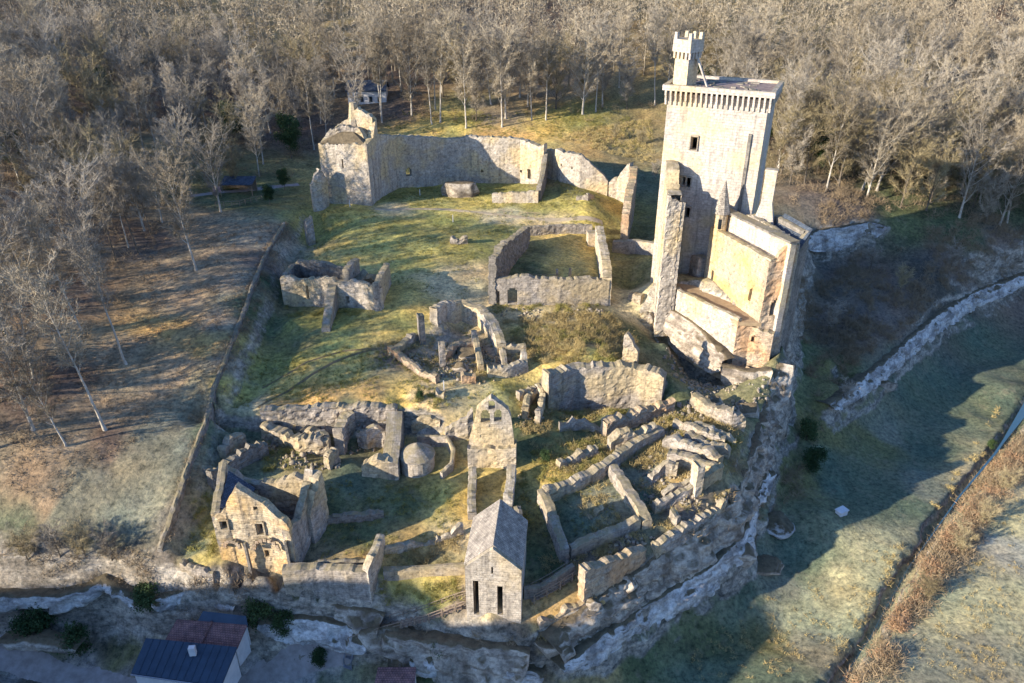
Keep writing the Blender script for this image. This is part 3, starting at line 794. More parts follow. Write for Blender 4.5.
def pick(pts, px, py, closed=False):
    """arc length and height where the line of sight meets the outer face of a wall"""
    loop = list(pts) + ([pts[0]] if closed else [])
    r = ray(px, py); best = None; u = 0
    for a, b in zip(loop[:-1], loop[1:]):
        ax, ay, bx, by = a[0], a[1], b[0], b[1]; L = math.hypot(bx - ax, by - ay)
        dx, dy = (bx - ax) / L, (by - ay) / L
        den = r[0] * dy - r[1] * dx
        if abs(den) > 1e-6:
            t = (ax * dy - ay * dx) / den
            s_ = (r[0] * t - ax) * dx + (r[1] * t - ay) * dy
            if -.3 < s_ < L + .3 and t > 0 and (best is None or t < best[0]): best = (t, u + s_, CAM_H + r[2] * t)
        u += L
    return best[1], best[2]

def wall_mesh(name, mat, pts, **kw):
    vs, F, uvs = wall_geo(pts, **kw)
    return new_mesh(name, vs, F, mat, uvs)

def gp(px, py, top=None, h=None, z=None):
    """wall station: foot seen at (px, py); top seen at picture height top, or h metres above the foot"""
    p = hit(px, py) if z is None else P(px, py, z)
    zt = ztop(p[0], p[1], top) if top is not None else p[2] + h
    return (p[0], p[1], zt)

WALLN = [0]
def ruin_wall(label, spec, mat='grey', thick=1.0, name='masonry_ruin', cat='ruined wall', group=None, holes=(), **kw):
    """one free-standing wall as one mesh; spec: list of (px, py, top) or (px, py, None, h)"""
    WALLN[0] += 1
    pts = [gp(*s) if not isinstance(s, dict) else (s['x'], s['y'], s['z']) for s in spec]
    hs = []
    for (px, py, w, h, kind) in holes:
        u, z = pick(pts, px, py, kw.get('closed', False)); hs.append((u - w / 2, u + w / 2, z - h / 2, z + h / 2, kind))
    kw['disp'] = min(.26, kw.get('disp', .1) * .75)
    me = wall_mesh(name, M[mat], pts, thick=thick, holes=hs, seed=WALLN[0], **kw)
    o = link(name, me, label=label, cat=cat, group=group)
    centre(o)
    return o

def centre(o):
    """move the origin of a mesh in world coordinates to its foot"""
    me = o.data; co = np.empty(len(me.vertices) * 3, np.float32); me.vertices.foreach_get('co', co); co = co.reshape(-1, 3)
    c = np.array([(co[:, 0].min() + co[:, 0].max()) / 2, (co[:, 1].min() + co[:, 1].max()) / 2, co[:, 2].min()], np.float32)
    me.vertices.foreach_set('co', (co - c).ravel()); me.update(); o.location = c.tolist()
    return o

def part(name, mat, geo, root, label=None, smooth=False):
    """a part under a thing whose geometry is given in world coordinates"""
    if isinstance(geo, MB): me = new_mesh(name, geo.v, geo.f, M[mat] if isinstance(mat, str) else mat, geo.uv, smooth=smooth)
    else: me = new_mesh(name, geo[0], geo[1], M[mat], geo[2], smooth=smooth)
    o = link(name, me, label=label)
    if isinstance(root, tuple):
        r, par = root
        co = np.empty(len(me.vertices) * 3, np.float32); me.vertices.foreach_get('co', co)
        co = co.reshape(-1, 3) - np.array(r.location[:], np.float32); me.vertices.foreach_set('co', co.ravel()); me.update(); o.parent = par
        return o
    return localise(o, root)

def slab(a, b, c, d_, t=.25):
    """thick quad; a, b, c, d counter-clockwise seen from above"""
    mb = MB(); up = np.array([0, 0, t]); q = [np.array(v, float) for v in (a, b, c, d_)]
    lo = [v - up for v in q]
    mb.quad(*q); mb.quad(lo[3], lo[2], lo[1], lo[0])
    for i in range(4): j = (i + 1) % 4; mb.quad(lo[i], lo[j], q[j], q[i])
    return mb

def surround(pts, px, py, w, h, root, mat='keep', closed=False, t=.16):
    """dressed stones round an opening in an outer wall face"""
    loop = list(pts) + ([pts[0]] if closed else [])
    u, z = pick(pts, px, py, closed); acc = 0
    for a, b in zip(loop[:-1], loop[1:]):
        L = math.hypot(b[0] - a[0], b[1] - a[1])
        if acc - .01 <= u <= acc + L + .01:
            d_ = np.array([(b[0] - a[0]) / L, (b[1] - a[1]) / L]); n_ = np.array([d_[1], -d_[0]]); rz = math.atan2(d_[1], d_[0])
            mb = MB()
            for (du, z0, sx, sz) in ((-w / 2 - t / 2, z - h / 2 - t, t, h + 2 * t), (w / 2 + t / 2, z - h / 2 - t, t, h + 2 * t), (0, z + h / 2, w - .004, t * 1.3), (0, z - h / 2 - t, w - .004, t)):
                c = np.array(a[:2]) + d_ * (u - acc + du) + n_ * .06; mb.box(c[0], c[1], z0, sx, .34, sz, rz)
            return part('window_surround', mat, mb, root)
        acc += L

# ------------------------------------------------------------------ the keep
TK = 32.6
A = P(668, 95, TK - 1.6); B = P(769, 103, TK - 1.6)
A[2] = B[2] = 0
ux = (B - A) / np.linalg.norm(B - A); uy = np.array([-ux[1], ux[0], 0]); WK = np.linalg.norm(B - A); DK = 10.0
def K(u, v, z): p = A + ux * u + uy * v; return np.array([p[0], p[1], z])
rzk = math.atan2(ux[1], ux[0])
keep = thing('castle_keep', 'tall square castle keep with machicolations and a corner watch turret, highest tower of the ruin', 'tower', K(WK / 2, DK / 2, 0))
kp = [tuple(K(0, 0, TK - 1.2)), tuple(K(WK, 0, TK - 1.2)), tuple(K(WK, DK, TK - 1.2)), tuple(K(0, DK, TK - 1.2))]
hs = []
for (px, py, w, h, kd) in [(694,143,1.1,2.2,'r'), (684,181,.75,1.6,'r'), (688.5,182,.75,1.6,'r'), (688,212,.8,1.8,'arch')]:
    u, z = pick(kp, px, py, True); hs.append((u - w / 2, u + w / 2, z - h / 2, z + h / 2, kd))
part('tower_body', 'keep', wall_geo(kp, thick=1.6, closed=True, rag=0, disp=.035, holes=hs, zb=-5, step=.36), keep)
for a_ in [(694,143,1.1,2.2), (684,181,.75,1.6), (688.5,182,.75,1.6), (688,212,.8,1.8)]: surround(kp, *a_, keep, 'grey', True)
part('roof_terrace', 'brownroof', slab(K(.2, .2, TK - .25), K(WK - .2, .2, TK - .25), K(WK - .2, DK - .2, TK - .25), K(.2, DK - .2, TK - .25), .4), keep)
for k_, (cu, cv, su, sv) in enumerate([(WK / 2, -.42, WK + 1.7, .75), (WK / 2, DK + .42, WK + 1.7, .75), (-.42, DK / 2, .75, DK + .08), (WK + .42, DK / 2, .75, DK + .08)]):
    p = K(cu, cv, 0); mb = MB(); mb.box(p[0], p[1], TK - .75, su, sv, .9, rzk)
    part('parapet', 'keep', mb, keep)
nc = 21
for i in range(nc):
    u = -.25 + (WK + .5) * i / (nc - 1); p = K(u, -.35, 0); mb = MB()
    for j in range(3): mb.box(*(K(u, -.13 - .13 * j, 0)[:2]), TK - 3.05 + j * .77, .30, .28 + .27 * j, .77 if j < 2 else .752, rzk)
    part('corbel', 'keep', mb, keep)
for i in range(11):
    v = .3 + (DK - .6) * i / 10; mb = MB()
    for j in range(3): mb.box(*(K(WK + .13 + .13 * j, v, 0)[:2]), TK - 3.05 + j * .77, .28 + .27 * j, .30, .77 if j < 2 else .752, rzk)
    part('corbel', 'keep', mb, keep)
# buttress strip and corner quoins
mb = MB(); p = K(WK - 2.1, -.12, 0); mb.box(p[0], p[1], 5, .5, .35, 21, rzk); part('drain_chase', 'dark', mb, keep)
# roof stones lying about on the terrace
mb = MB(); random.seed(4)
for i in range(40):
    p = K(random.uniform(1.5, WK - 1.5), random.uniform(1.5, DK - 1.5), 0); mb.box(p[0], p[1], TK - .27, random.uniform(.4, 1.6), random.uniform(.3, .9), random.uniform(.1, .3), random.uniform(0, 3), jit=.04)
part('roof_rubble', 'dark', mb, keep)['kind'] = 'stuff'
# watch turret, set square to the valley rather than to the keep
tw = 2.7; tcu, tcv = 2.0, 2.4; rzt_ = rzk - math.radians(24)
def Q(a, b_, z): p_ = K(tcu, tcv, 0); c_, s_ = math.cos(rzt_), math.sin(rzt_); return np.array([p_[0] + a * c_ - b_ * s_, p_[1] + a * s_ + b_ * c_, z])
tp = [tuple(Q(a * tw / 2, b_ * tw / 2, TK + 5.6)) for a, b_ in ((-1, -1), (1, -1), (1, 1), (-1, 1))]
part('turret_body', 'keep', wall_geo(tp, thick=.5, closed=True, rag=0, disp=.02, zb=TK - 1, step=.4), keep)
for s in range(4):
    for j in range(4):
        o_ = -tw / 2 + tw * j / 3.5
        au, av = [(o_, -tw / 2 - .17), (tw / 2 + .17, o_), (-o_, tw / 2 + .17), (-tw / 2 - .17, -o_)][s]
        q = Q(au, av, 0); mb = MB(); mb.box(q[0], q[1], TK + 4.0, .3, .3, 1.0, rzt_, 1.3)
        part('turret_corbel', 'keep', mb, keep)
p = Q(0, 0, 0); mb = MB(); mb.box(p[0], p[1], TK + 5.0, tw + .8, tw + .8, 1.9, rzt_); part('turret_parapet', 'keep', mb, keep)
for a, b_ in ((-1, -1), (1, -1), (1, 1), (-1, 1), (.1, 1)):
    q = Q(a * 1.4, b_ * 1.4, 0); mb = MB(); mb.box(q[0], q[1], TK + 6.9, .6, .6, 1.0, rzt_, .9, .04); part('merlon', 'keep', mb, keep)
# stair buttress sloping off the turret
q0, q1 = K(tcu + 2.3, tcv, 0), K(tcu + 5, tcv, 0)
mb = MB(); h0 = [K(tcu + 1.6, tcv - .4, TK + 4.6), K(tcu + 3.9, tcv - .4, TK - .3), K(tcu + 3.9, tcv + .3, TK - .3), K(tcu + 1.6, tcv + .3, TK + 4.6)]
part('turret_stair', 'keep', slab(*h0, .5), keep)

# ------------------------------------------------------------------ the spur wall left of the keep front
def rect_ruin(name, label, cat, corners, heights, mat='grey', thick=1.0, holes=(), rag=.5, extra=None, **kw):
    """closed ruin; corners (px, py) on the ground, heights: picture tops"""
    pts = [gp(c[0], c[1], h if h > 40 else None, h if h <= 40 else None) for c, h in zip(corners, heights)]
    return pts

a = P(657.5, 306, -2.0); zt = ztop(a[0], a[1], 196)
back = K(.5, -.1, 0); zb2 = ztop(*(a + (back - a) * .6)[:2], 171)
spur = thing('spur_wall', 'tall narrow ruined wall end, brightly lit, standing just left of the keep front', 'wall', (a[0], a[1], -3))
sp = [(a[0] + 2.9, a[1] + .3, zt - 1.5), (a[0], a[1], zt), (*(a + (back - a) * .55)[:2], zt + .3), (*(a + (back - a) * .6)[:2], zb2), (back[0], back[1], zb2 + .5)]
part('wall', 'pale', wall_geo(sp, thick=2.2, rag=.6, disp=.16, seed=3, zb=-8, side=-1), spur)
mb = MB(); random.seed(3)

# ------------------------------------------------------------------ residential wing east of the keep
TERR = .6
w0 = P(705, 283, TERR); w1 = P(760, 322, TERR)
dw = (w1 - w0) / np.linalg.norm(w1 - w0); nw = np.array([-dw[1], dw[0], 0])      # nw points to the back right
if nw[1] < 0: nw = -nw
LW = np.linalg.norm((w1 - w0)[:2])
def Wg(u, v, z): p = w0 + dw * u + nw * v; return np.array([p[0], p[1], z])
zl0 = ztop(w0[0], w0[1], 228); zl1 = ztop(*Wg(LW, 0, 0)[:2], 260)
wing = thing('residential_wing', 'roofless residential range with cream and golden walls stepping down right of the keep', 'ruin', Wg(LW / 2, 3, TERR))
wp = [tuple(Wg(-.5, 0, zl0)), tuple(Wg(LW * .5, 0, (zl0 + zl1) / 2)), tuple(Wg(LW, 0, zl1))]
hs = []
for (px, py, w, h, kd) in [(712,276,.7,2.2,'arch'), (750,295,.9,2.4,'arch')]:
    u, z = pick(wp, px, py); hs.append((u - w / 2, u + w / 2, z - h / 2, z + h / 2, kd))
part('front_wall', 'gold', wall_geo(wp, thick=1.2, rag=.15, disp=.06, holes=hs, zb=-2, seed=5), wing)
# set-back upper wall
zu0 = ztop(*Wg(0, 2.4, 0)[:2], 212); zu1 = ztop(*Wg(LW + .5, 2.4, 0)[:2], 242)
up = [tuple(Wg(-.5, 2.2, zu0)), tuple(Wg(LW + 1.2, 2.2, zu1))]
part('upper_wall', 'keep', wall_geo(up, thick=1.0, rag=.12, disp=.05, zb=-2, seed=6), wing)
part('wall_walk', 'roofstone', slab(Wg(-.3, 1.1, zl0 - .3), Wg(LW, 1.1, zl1 - .3), Wg(LW, 2.3, zl1 - .3), Wg(-.3, 2.3, zl0 - .3), .5), wing)
part('cornice', 'dark', slab(Wg(-.7, 1.9, zu0 + .35), Wg(LW + 1.3, 1.9, zu1 + .35), Wg(LW + 1.3, 3.6, zu1 + .35), Wg(-.7, 3.6, zu0 + .35), .35), wing)
# end wall facing the valley
e0 = Wg(LW + .4, -.3, 0)
ep = [tuple(Wg(LW + .05, -.15, zl1 - .6)), tuple(Wg(LW + .1, 1.0, zl1 - .2)), tuple(Wg(LW + .6, 2.2, zu1 - .3)), tuple(Wg(LW + .8, 3.9, zu1 - .4))]
hs = []
part('end_wall', 'orange', wall_geo(ep, thick=1.1, rag=.5, disp=.16, zb=-13, seed=7, holes=[(1.6, 3.2, TERR + 1.0, TERR + 4.0, 'arch')], side=1), wing)
bp = [tuple(Wg(LW + .7, 4.3, zu1 - .6)), tuple(Wg(LW * .4, 4.6, zu1 + .6)), tuple(Wg(1.5, 4.6, zu0 - .4))]
part('rear_wall', 'grey', wall_geo(bp, thick=1.0, rag=.5, disp=.08, zb=-12, seed=8, side=1), wing)
part('upper_floor', 'roofstone', slab(Wg(-.3, 3.3, zu1 - 1.4), Wg(LW + .2, 3.3, zu1 - 1.4), Wg(LW + .2, 4.4, zu1 - 1.4), Wg(-.3, 4.4, zu1 - 1.4), .5), wing)
# stair turret with stone spire
tc = P(709, 284, TERR); tc = tc + nw * .6
ztt = ztop(tc[0], tc[1], 212)
mb = MB(); mb.tube([(tc[0], tc[1], z) for z in np.linspace(-2, ztt, 26)], [1.12] * 26, 12); part('stair_turret', 'gold', mb, wing)
mb = MB(); zz = ztop(tc[0], tc[1], 180); mb.tube([(tc[0], tc[1], ztt - .15), (tc[0], tc[1], ztt + .1), (tc[0], tc[1], zz)], [1.45, 1.4, .06], 8); part('spire', 'roofstone', mb, wing)
mb = MB(); mb.box(tc[0] - .35, tc[1] - 1.02, ztt - 2.6, .5, .3, 1.7, .2); part('window', 'glass', mb, wing)
# chimney stack
c0 = Wg(LW * .38, 5.4, 0); zc1 = ztop(c0[0], c0[1], 171); zc0 = zu1 - 1.6
mb = MB(); mb.box(c0[0], c0[1], zc0, 3.6, 2.1, (zc1 - zc0) * .45, rzk, .49); mb.box(c0[0], c0[1], zc0 + (zc1 - zc0) * .45, 1.75, 1.15, (zc1 - zc0) * .55, rzk); part('chimney', 'keep', mb, wing)
mb = MB(); mb.box(c0[0], c0[1], zc1, 1.9, 1.35, .3, rzk); part('chimney_cap', 'keep', mb, wing)
# lean-to slab roof behind
r0, r1, r2, r3 = Wg(LW * .45, 5.6, zu1 - 2.0), Wg(LW + .2, 4.7, zu1 - 1.6), Wg(LW - 1.2, 7.8, zu1 + .8), Wg(LW * .45, 8.4, zu1 + .8)
part('slab_roof', 'slate', slab(r0, r1, r2, r3, .4), wing)
rp = [tuple(Wg(LW + .1, 4.7, zu1 - 2.0)), tuple(Wg(LW - 1.3, 7.6, zu1 + .4)), tuple(Wg(LW * .4, 8.2, zu1 + .3))]
part('outer_wall', 'dark', wall_geo(rp, thick=1.0, rag=.1, disp=.06, zb=-9, seed=9, side=1), wing)
# hall block joining keep and wing
hp = [tuple(Wg(-1.0, 3.5, zl0 + 2.2)), tuple(K(WK - 4.2, -.4, zl0 + 3))]
part('link_wall', 'grey', wall_geo([tuple(Wg(-1.2, .6, 5)), tuple(Wg(-3.6, .9, 4.2)), tuple(Wg(-5.0, 1.8, 2.4))], thick=1.6, rag=.4, disp=.14, zb=-5, seed=10), wing)

# terrace in front of the wing
t0 = P(664, 285, TERR - .1); t1 = P(738, 322, TERR - .1); t2 = P(762, 330, TERR - .1)
terr = thing('terrace', 'earth-floored terrace with a pale retaining wall at the foot of the residential wing', 'terrace', (t0 + t1) / 2 - np.array([0, 0, 3]))
f1, f2, f3 = Wg(LW + .2, .2, TERR - .15), Wg(-.2, .3, TERR - .15), Wg(-6.2, 2.2, TERR - .15)
mb = MB(); mb.add([t0, t1, f1, f2, f3, *[v - np.array([0, 0, .6]) for v in (t0, t1, f1, f2, f3)]], [(0, 1, 2, 3, 4), (9, 8, 7, 6, 5), (0, 5, 6, 1), (1, 6, 7, 2), (2, 7, 8, 3), (3, 8, 9, 4), (4, 9, 5, 0)])
part('floor', 'dirt', mb, terr)
tp_ = [(t0[0], t0[1] - .2, TERR + .35), ((t0[0] + t1[0]) / 2, (t0[1] + t1[1]) / 2 - .3, TERR + .3), (t1[0], t1[1], TERR + .4)]
t9 = P(774, 333, -.6)
part('lower_wall', 'orange', wall_geo([(t1[0] + .02, t1[1] - .05, TERR + .2), (t1[0] + 2.2, t1[1] + .1, -.4), (t9[0], t9[1], -.5)], thick=1.2, rag=.4, disp=.16, zb=-10.5, seed=14, holes=[(2.6, 3.3, -3.2, -1.8, 'arch')]), terr)
part('retaining_wall', 'pale', wall_geo(tp_, thick=.9, rag=.2, disp=.12, zb=-11, seed=11), terr)

# ------------------------------------------------------------------ north-west gate tower
def tower_pts(px0, py0, px1, py1, depth, top):
    a = hit(px0, py0); b = hit(px1, py1); a[2] = b[2] = 0
    d_ = (b - a) / np.linalg.norm(b - a); n_ = np.array([-d_[1], d_[0], 0])
    return a, b, d_, n_
ga, gb, gd, gn = tower_pts(325, 203, 372, 206, 9, 0)
GL = np.linalg.norm(gb - ga)
def Gt(u, v, z): p = ga + gd * u + gn * v; return np.array([p[0], p[1], z])
ze = ztop(ga[0], ga[1], 143)
gate = thing('gate_tower', 'ruined two-storey corner tower with an arrow slit, back left of the upper court', 'tower', Gt(GL / 2, 3.5, 0))
gpz = ztop(*Gt(GL / 2, 3.2, 0)[:2], 127)
pk = ztop(*Gt(GL * .62, 7.5, 0)[:2], 108)
pts = [tuple(Gt(0, 0, ze)), tuple(Gt(GL, 0, ze - .1)), tuple(Gt(GL, 4, ze + .6)), tuple(Gt(GL, 7, pk - 1.5)), tuple(Gt(GL * .66, 7.6, pk)), tuple(Gt(GL * .3, 7.6, pk - 3)), tuple(Gt(0, 7, ze + 1.2))]
u, z = pick(pts, 343, 163, True)
part('tower_body', 'pale', wall_geo(pts, thick=1.3, closed=True, rag=.5, disp=.08, holes=[(u - .22, u + .22, z - 1, z + 1, 'r')], seed=12), gate)
part('vault_roof', 'rock', MB().add([Gt(.2, .2, ze - .1), Gt(GL - .2, .2, ze - .1), Gt(GL - .4, 6.3, ze + .3), Gt(.2, 6.3, ze + .3), Gt(GL * .35, 2.6, gpz - 1.3), Gt(GL * .65, 2.9, gpz - 1.0), Gt(GL * .55, 5.8, gpz - .4)],
     [(0, 1, 5, 4), (1, 2, 5), (2, 6, 5), (2, 3, 6), (3, 4, 6), (4, 5, 6), (3, 0, 4)]), gate)
part('broken_gable', 'grey', wall_geo([tuple(Gt(GL * .12, 2.6, ze + .6)), tuple(Gt(GL * .42, 3.4, gpz + 1.0)), tuple(Gt(GL * .8, 3.2, gpz - .4)), tuple(Gt(GL * .95, 2.4, ze + .5))], thick=1.1, rag=1.0, disp=.2, zb=ze - 1, seed=15), gate)
q = Gt(GL * .52, 7.4, 0); mb = MB(); mb.tube([(q[0], q[1], z) for z in np.linspace(ze, pk + 1.2, 5)], [1.5, 1.5, 1.4, 1.1, .8], 9); part('stair_cap', 'grey', mb, gate)
mb = MB(); a_, b__ = Gt(.1, -.18, 5), Gt(GL, -.18, 4); mb.add([Gt(0, -.2, 5.2), Gt(GL + .05, -.2, 3.4), Gt(GL + .05, -.05, 3.7), Gt(0, -.05, 5.5), Gt(0, .3, 5.2), Gt(GL, .3, 3.4)], [(0, 1, 2, 3), (3, 2, 5, 4)]); part('string_course', 'grey', mb, gate)
ruin_wall('short thick wall stub with a broken top at the left foot of the corner tower', [(314,212,182),(324,210,170),(330,206,178)], 'pale', 1.2, rag=.9, disp=.2)
ruin_wall('narrow broken pier beside the ditch at the left rim of the upper court', [(309,246,222),(316,244,216)], 'grey', 1.4, rag=.6, disp=.2)

# ------------------------------------------------------------------ curtain walls round the upper court
ruin_wall('long high pale curtain wall across the back of the upper court', [(376,200,134),(400,188,136),(445,184,139),(470,183,137),(520,183,139),(535,184,146),(543,184,145)], 'pale', 1.6, name='castle_rampart',
          rag=.35, disp=.12, holes=[(482,171,.5,.7,'r'),(521,171,.5,.6,'r'),(529,174,.9,2.3,'r'),(409,172,1.2,2.0,'arch')])
ruin_wall('lower jagged inner wall with window slots in front of the high curtain wall', [(419,184,149),(435,183,147),(447,182,148),(458,181,160),(471,180,166)], 'grey', 1.1, rag=.9, disp=.15,
          holes=[(422,157,.5,1.6,'r'),(440,152,.6,1.8,'r'),(432,170,.8,1.0,'r'),(449,157,.6,.9,'r')])
ruin_wall('curtain wall stretch falling away to the right behind the grassy mound', [(546,178,149),(560,182,150),(580,188,156),(607,196,180)], 'pale', 1.5, name='castle_rampart', rag=.45, disp=.12,
          holes=[(561,165,.5,.6,'r'),(572,168,.5,.6,'r')])
ruin_wall('dark cross wall running forward from the curtain wall beside the mound', [(541,201,186),(545,190,172),(547,182,152)], 'dark', 1.1, rag=.4, disp=.12)
ruin_wall('low pale footing wall on the lawn in front of the high curtain wall', [(492,203,194),(515,203,193),(538,203,192)], 'pale', 1.0, rag=.25, disp=.1)
ruin_wall('jagged triangular wall end beside the gap at the back right of the court', [(608,196,181),(616,199,176),(627,205,163)], 'pale', 1.5, rag=.5, disp=.15)
ruin_wall('tall ochre wall lining the right rim of the upper court above the gap', [(628,203,165),(626,218,178),(622,235,196),(619,250,214)], 'orange', 1.6, rag=.6, disp=.18, side=1)
ruin_wall('low battered footing wall with two stubs on the grassy mound', [(576,201,197),(588,201,195),(594,199,195)], 'grey', .8, rag=.4, disp=.15)

# ------------------------------------------------------------------ sunken dwelling
dwell = thing('roofless_dwelling', 'roofless sunken dwelling with a round-arched doorway in its front wall, left of the keep', 'ruin', hit(555, 300))
pts = [gp(490,304,281), gp(525,305,277), gp(560,305,280), gp(608,306,279)]
hs = []
for (px, py, w, h, kd) in [(512,296,1.9,3.1,'arch'), (495,297,1.4,2.9,'arch')]:
    u, z = pick(pts, px, py); hs.append((u - w / 2, u + w / 2, z - h / 2, z + h / 2, kd))
part('front_wall', 'grey', wall_geo(pts, thick=1.2, rag=.35, disp=.08, holes=hs, seed=20), dwell)
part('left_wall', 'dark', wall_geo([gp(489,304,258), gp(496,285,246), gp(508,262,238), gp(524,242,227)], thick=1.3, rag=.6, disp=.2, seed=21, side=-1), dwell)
part('right_wall', 'pale', wall_geo([gp(610,306,279), gp(609,290,262), gp(606,268,244), gp(602,244,226)], thick=1.6, rag=.3, disp=.1, seed=22, side=1), dwell)
part('back_wall', 'grey', wall_geo([gp(525,236,228), gp(560,234,225), gp(592,235,226)], thick=.9, rag=.25, disp=.12, seed=23, side=1), dwell)
mb = MB(); q = hit(594, 244); mb.box(q[0], q[1], q[2] - .5, 3.0, 2.2, 3.2, .1, 1, .05); part('corner_block', 'pale', mb, dwell)
for px, h in ((557, 1.6), (570, 1.8)):
    q = hit(px, 276); mb = MB(); mb.box(q[0], q[1], q[2] - .2, .55, .4, h, .1, .7, .05); part('stub', 'pale', mb, dwell)

# ------------------------------------------------------------------ bridge wall across the gap
ruin_wall('thin pale bridge-like wall crossing the gap between dwelling and keep', [(612,252,242),(635,254,241),(657,256,244)], 'grey', 1.3, rag=.1, disp=.08, name='bridge_ruin')

# ------------------------------------------------------------------ ruin with a buttress, left of the middle meadow
h2 = thing('buttressed_ruin', 'long roofless ruin with a leaning buttress and white patched front, left side of the court', 'ruin', hit(335, 305))
fp = [gp(284,305,277), gp(304,306,278), gp(330,308,279), gp(352,308,281), gp(381,311,289)]
hs = []
for (px, py, w, h, kd) in [(307,292,.8,2.6,'r'), (347,299,.7,1.3,'r')]:
    u, z = pick(fp, px, py); hs.append((u - w / 2, u + w / 2, z - h / 2, z + h / 2, kd))
part('front_wall', 'pale', wall_geo(fp, thick=1.1, rag=.4, disp=.12, holes=hs, seed=30), h2)
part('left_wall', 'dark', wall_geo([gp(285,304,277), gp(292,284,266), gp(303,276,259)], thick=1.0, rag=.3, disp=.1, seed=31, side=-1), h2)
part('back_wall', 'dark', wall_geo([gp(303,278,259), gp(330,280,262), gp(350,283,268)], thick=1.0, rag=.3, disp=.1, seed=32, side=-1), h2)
part('right_wall', 'grey', wall_geo([gp(381,311,283), gp(386,296,272), gp(391,284,263)], thick=1.0, rag=.4, disp=.1, seed=33, side=1), h2)
part('cross_wall', 'grey', wall_geo([gp(352,306,271), gp(357,294,263), gp(362,284,257)], thick=1.0, rag=.5, disp=.15, seed=34, side=1), h2)
q = hit(326, 332); q2 = hit(335, 308)
d0 = (q2 - q); L = np.linalg.norm(d0[:2]); d0 = d0 / L; n0 = np.array([-d0[1], d0[0], 0]) * .8
zt = ztop(q2[0], q2[1], 284)
vb = [q - n0, q + n0, q2 + n0, q2 - n0]; vt = [q - n0 * .8, q + n0 * .8, q2 + n0 * .9, q2 - n0 * .9]
vt = [(v[0], v[1], z_) for v, z_ in zip(vt, (q[2] + .8, q[2] + .8, zt, zt))]; vb = [(v[0], v[1], v[2] - .8) for v in vb]
mb = MB()
mb.add(list(vb) + list(vt), [(4, 5, 6, 7)][::1], None)
for (i, j) in ((0, 1), (1, 2), (2, 3), (3, 0)): mb.quad(vb[i], vb[j], vt[j], vt[i])
part('buttress', 'grey', mb, h2)
part('rubble_heap', 'grey', wall_geo([gp(360,300,285), gp(370,296,277), gp(382,292,276)], thick=2.2, rag=1.2, disp=.4, seed=35), h2)

# ------------------------------------------------------------------ middle of the court
ruin_wall('white plastered curved wall over the cave mouth in the middle of the court', [(438,327,309),(448,322,304),(462,321,303),(478,326,308),(490,340,322),(497,356,345)], 'pale', 1.5, rag=.3, disp=.2, name='plastered_ruin')
ruin_wall('lone dark upright chimney-like pillar in the middle of the court', [(420,345,316),(426,345,316)], 'dark', 1.1, rag=.2, disp=.08, name='stone_pillar', cat='pillar')
ruin_wall('lower pale upright pillar stump right of the dark pillar', [(440,368,345),(446,368,345)], 'grey', 1.0, rag=.3, disp=.12, name='stone_pillar', cat='pillar')
ruin_wall('long stepped ribbon of low wall curving across the middle meadow', [(388,352,346),(405,366,359),(420,377,371),(436,384,377)], 'orange', .9, rag=.4, disp=.2)
ruin_wall('narrow grey wall pointing forward from the cave mouth', [(484,372,364),(480,356,345),(477,342,330)], 'grey', .9, rag=.3, disp=.1)
ruin_wall('low pale L-shaped footing right of the middle hollow', [(488,378,368),(508,378,368),(528,372,361),(526,360,349)], 'pale', .9, rag=.35, disp=.12)
ruin_wall('short pale wall on the small ledge under the arched doorway', [(505,356,347),(516,354,345),(526,353,344)], 'pale', .8, rag=.3, disp=.12)
ruin_wall('jagged thin wall with white edge beside the scrub slope', [(540,425,408),(546,408,392),(540,392,380)], 'pale', .8, rag=.8, disp=.2)
ruin_wall('low grey rubble wall behind the bell gable', [(520,402,394),(535,398,390),(548,398,388)], 'grey', .9, rag=.5, disp=.2)
ruin_wall('ruined rough rock-faced wall hung with dry plants under the scrub slope', [(548,410,373),(575,410,369),(600,410,368),(630,408,367),(661,404,377)], 'grey', 1.8, rag=.6, disp=.2)
ruin_wall('small tilted wall tooth at the top right of the scrub slope', [(622,362,335),(630,366,340),(636,372,352)], 'grey', 1.0, rag=.9, disp=.3)
ruin_wall('broken wall edge at the shaded hollow below the spur wall', [(640,322,311),(652,332,316)], 'grey', 1.2, rag=.8, disp=.3)

# ------------------------------------------------------------------ bell gable
bell = thing('bell_gable', 'ruined gable wall pierced by three small arched bell openings, in the centre of the castle', 'ruin', hit(491, 460))
pts = [gp(470,464,440), gp(477,464,416), gp(478,464,411), gp(492,464,396), gp(508,464,410), gp(511,464,418), gp(514,464,440)]
hs = []
for (px, py, w, h, kd) in [(491.5,405,.95,1.4,'arch'), (485.3,416,1.05,1.9,'arch'), (497.8,416,1.05,1.9,'arch'), (492,441,1.2,1.6,'arch')]:
    u, z = pick(pts, px, py); hs.append((u - w / 2, u + w / 2, z - h / 2, z + h / 2, kd))
part('gable_wall', 'pale', wall_geo(pts, thick=1.0, rag=.2, disp=.07, holes=hs[:3], step=.17, seed=40), bell)
q0, q1 = hit(468, 468), hit(516, 468); zt = ztop(q0[0], q0[1], 447)
part('offset_ledge', 'pale', wall_geo([(q0[0], q0[1], zt), (q1[0], q1[1], zt - .2)], thick=1.8, rag=.3, disp=.15, seed=42), bell)
part('side_wall', 'pale', wall_geo([gp(511,520,509), gp(514,500,488), gp(516,478,464)], thick=1.2, rag=.3, disp=.12, seed=43, side=1), bell)
part('nave_wall', 'grey', wall_geo([gp(468,520,511), gp(468,500,490), gp(469,482,468)], thick=1.0, rag=.4, disp=.12, seed=44, side=-1), bell)
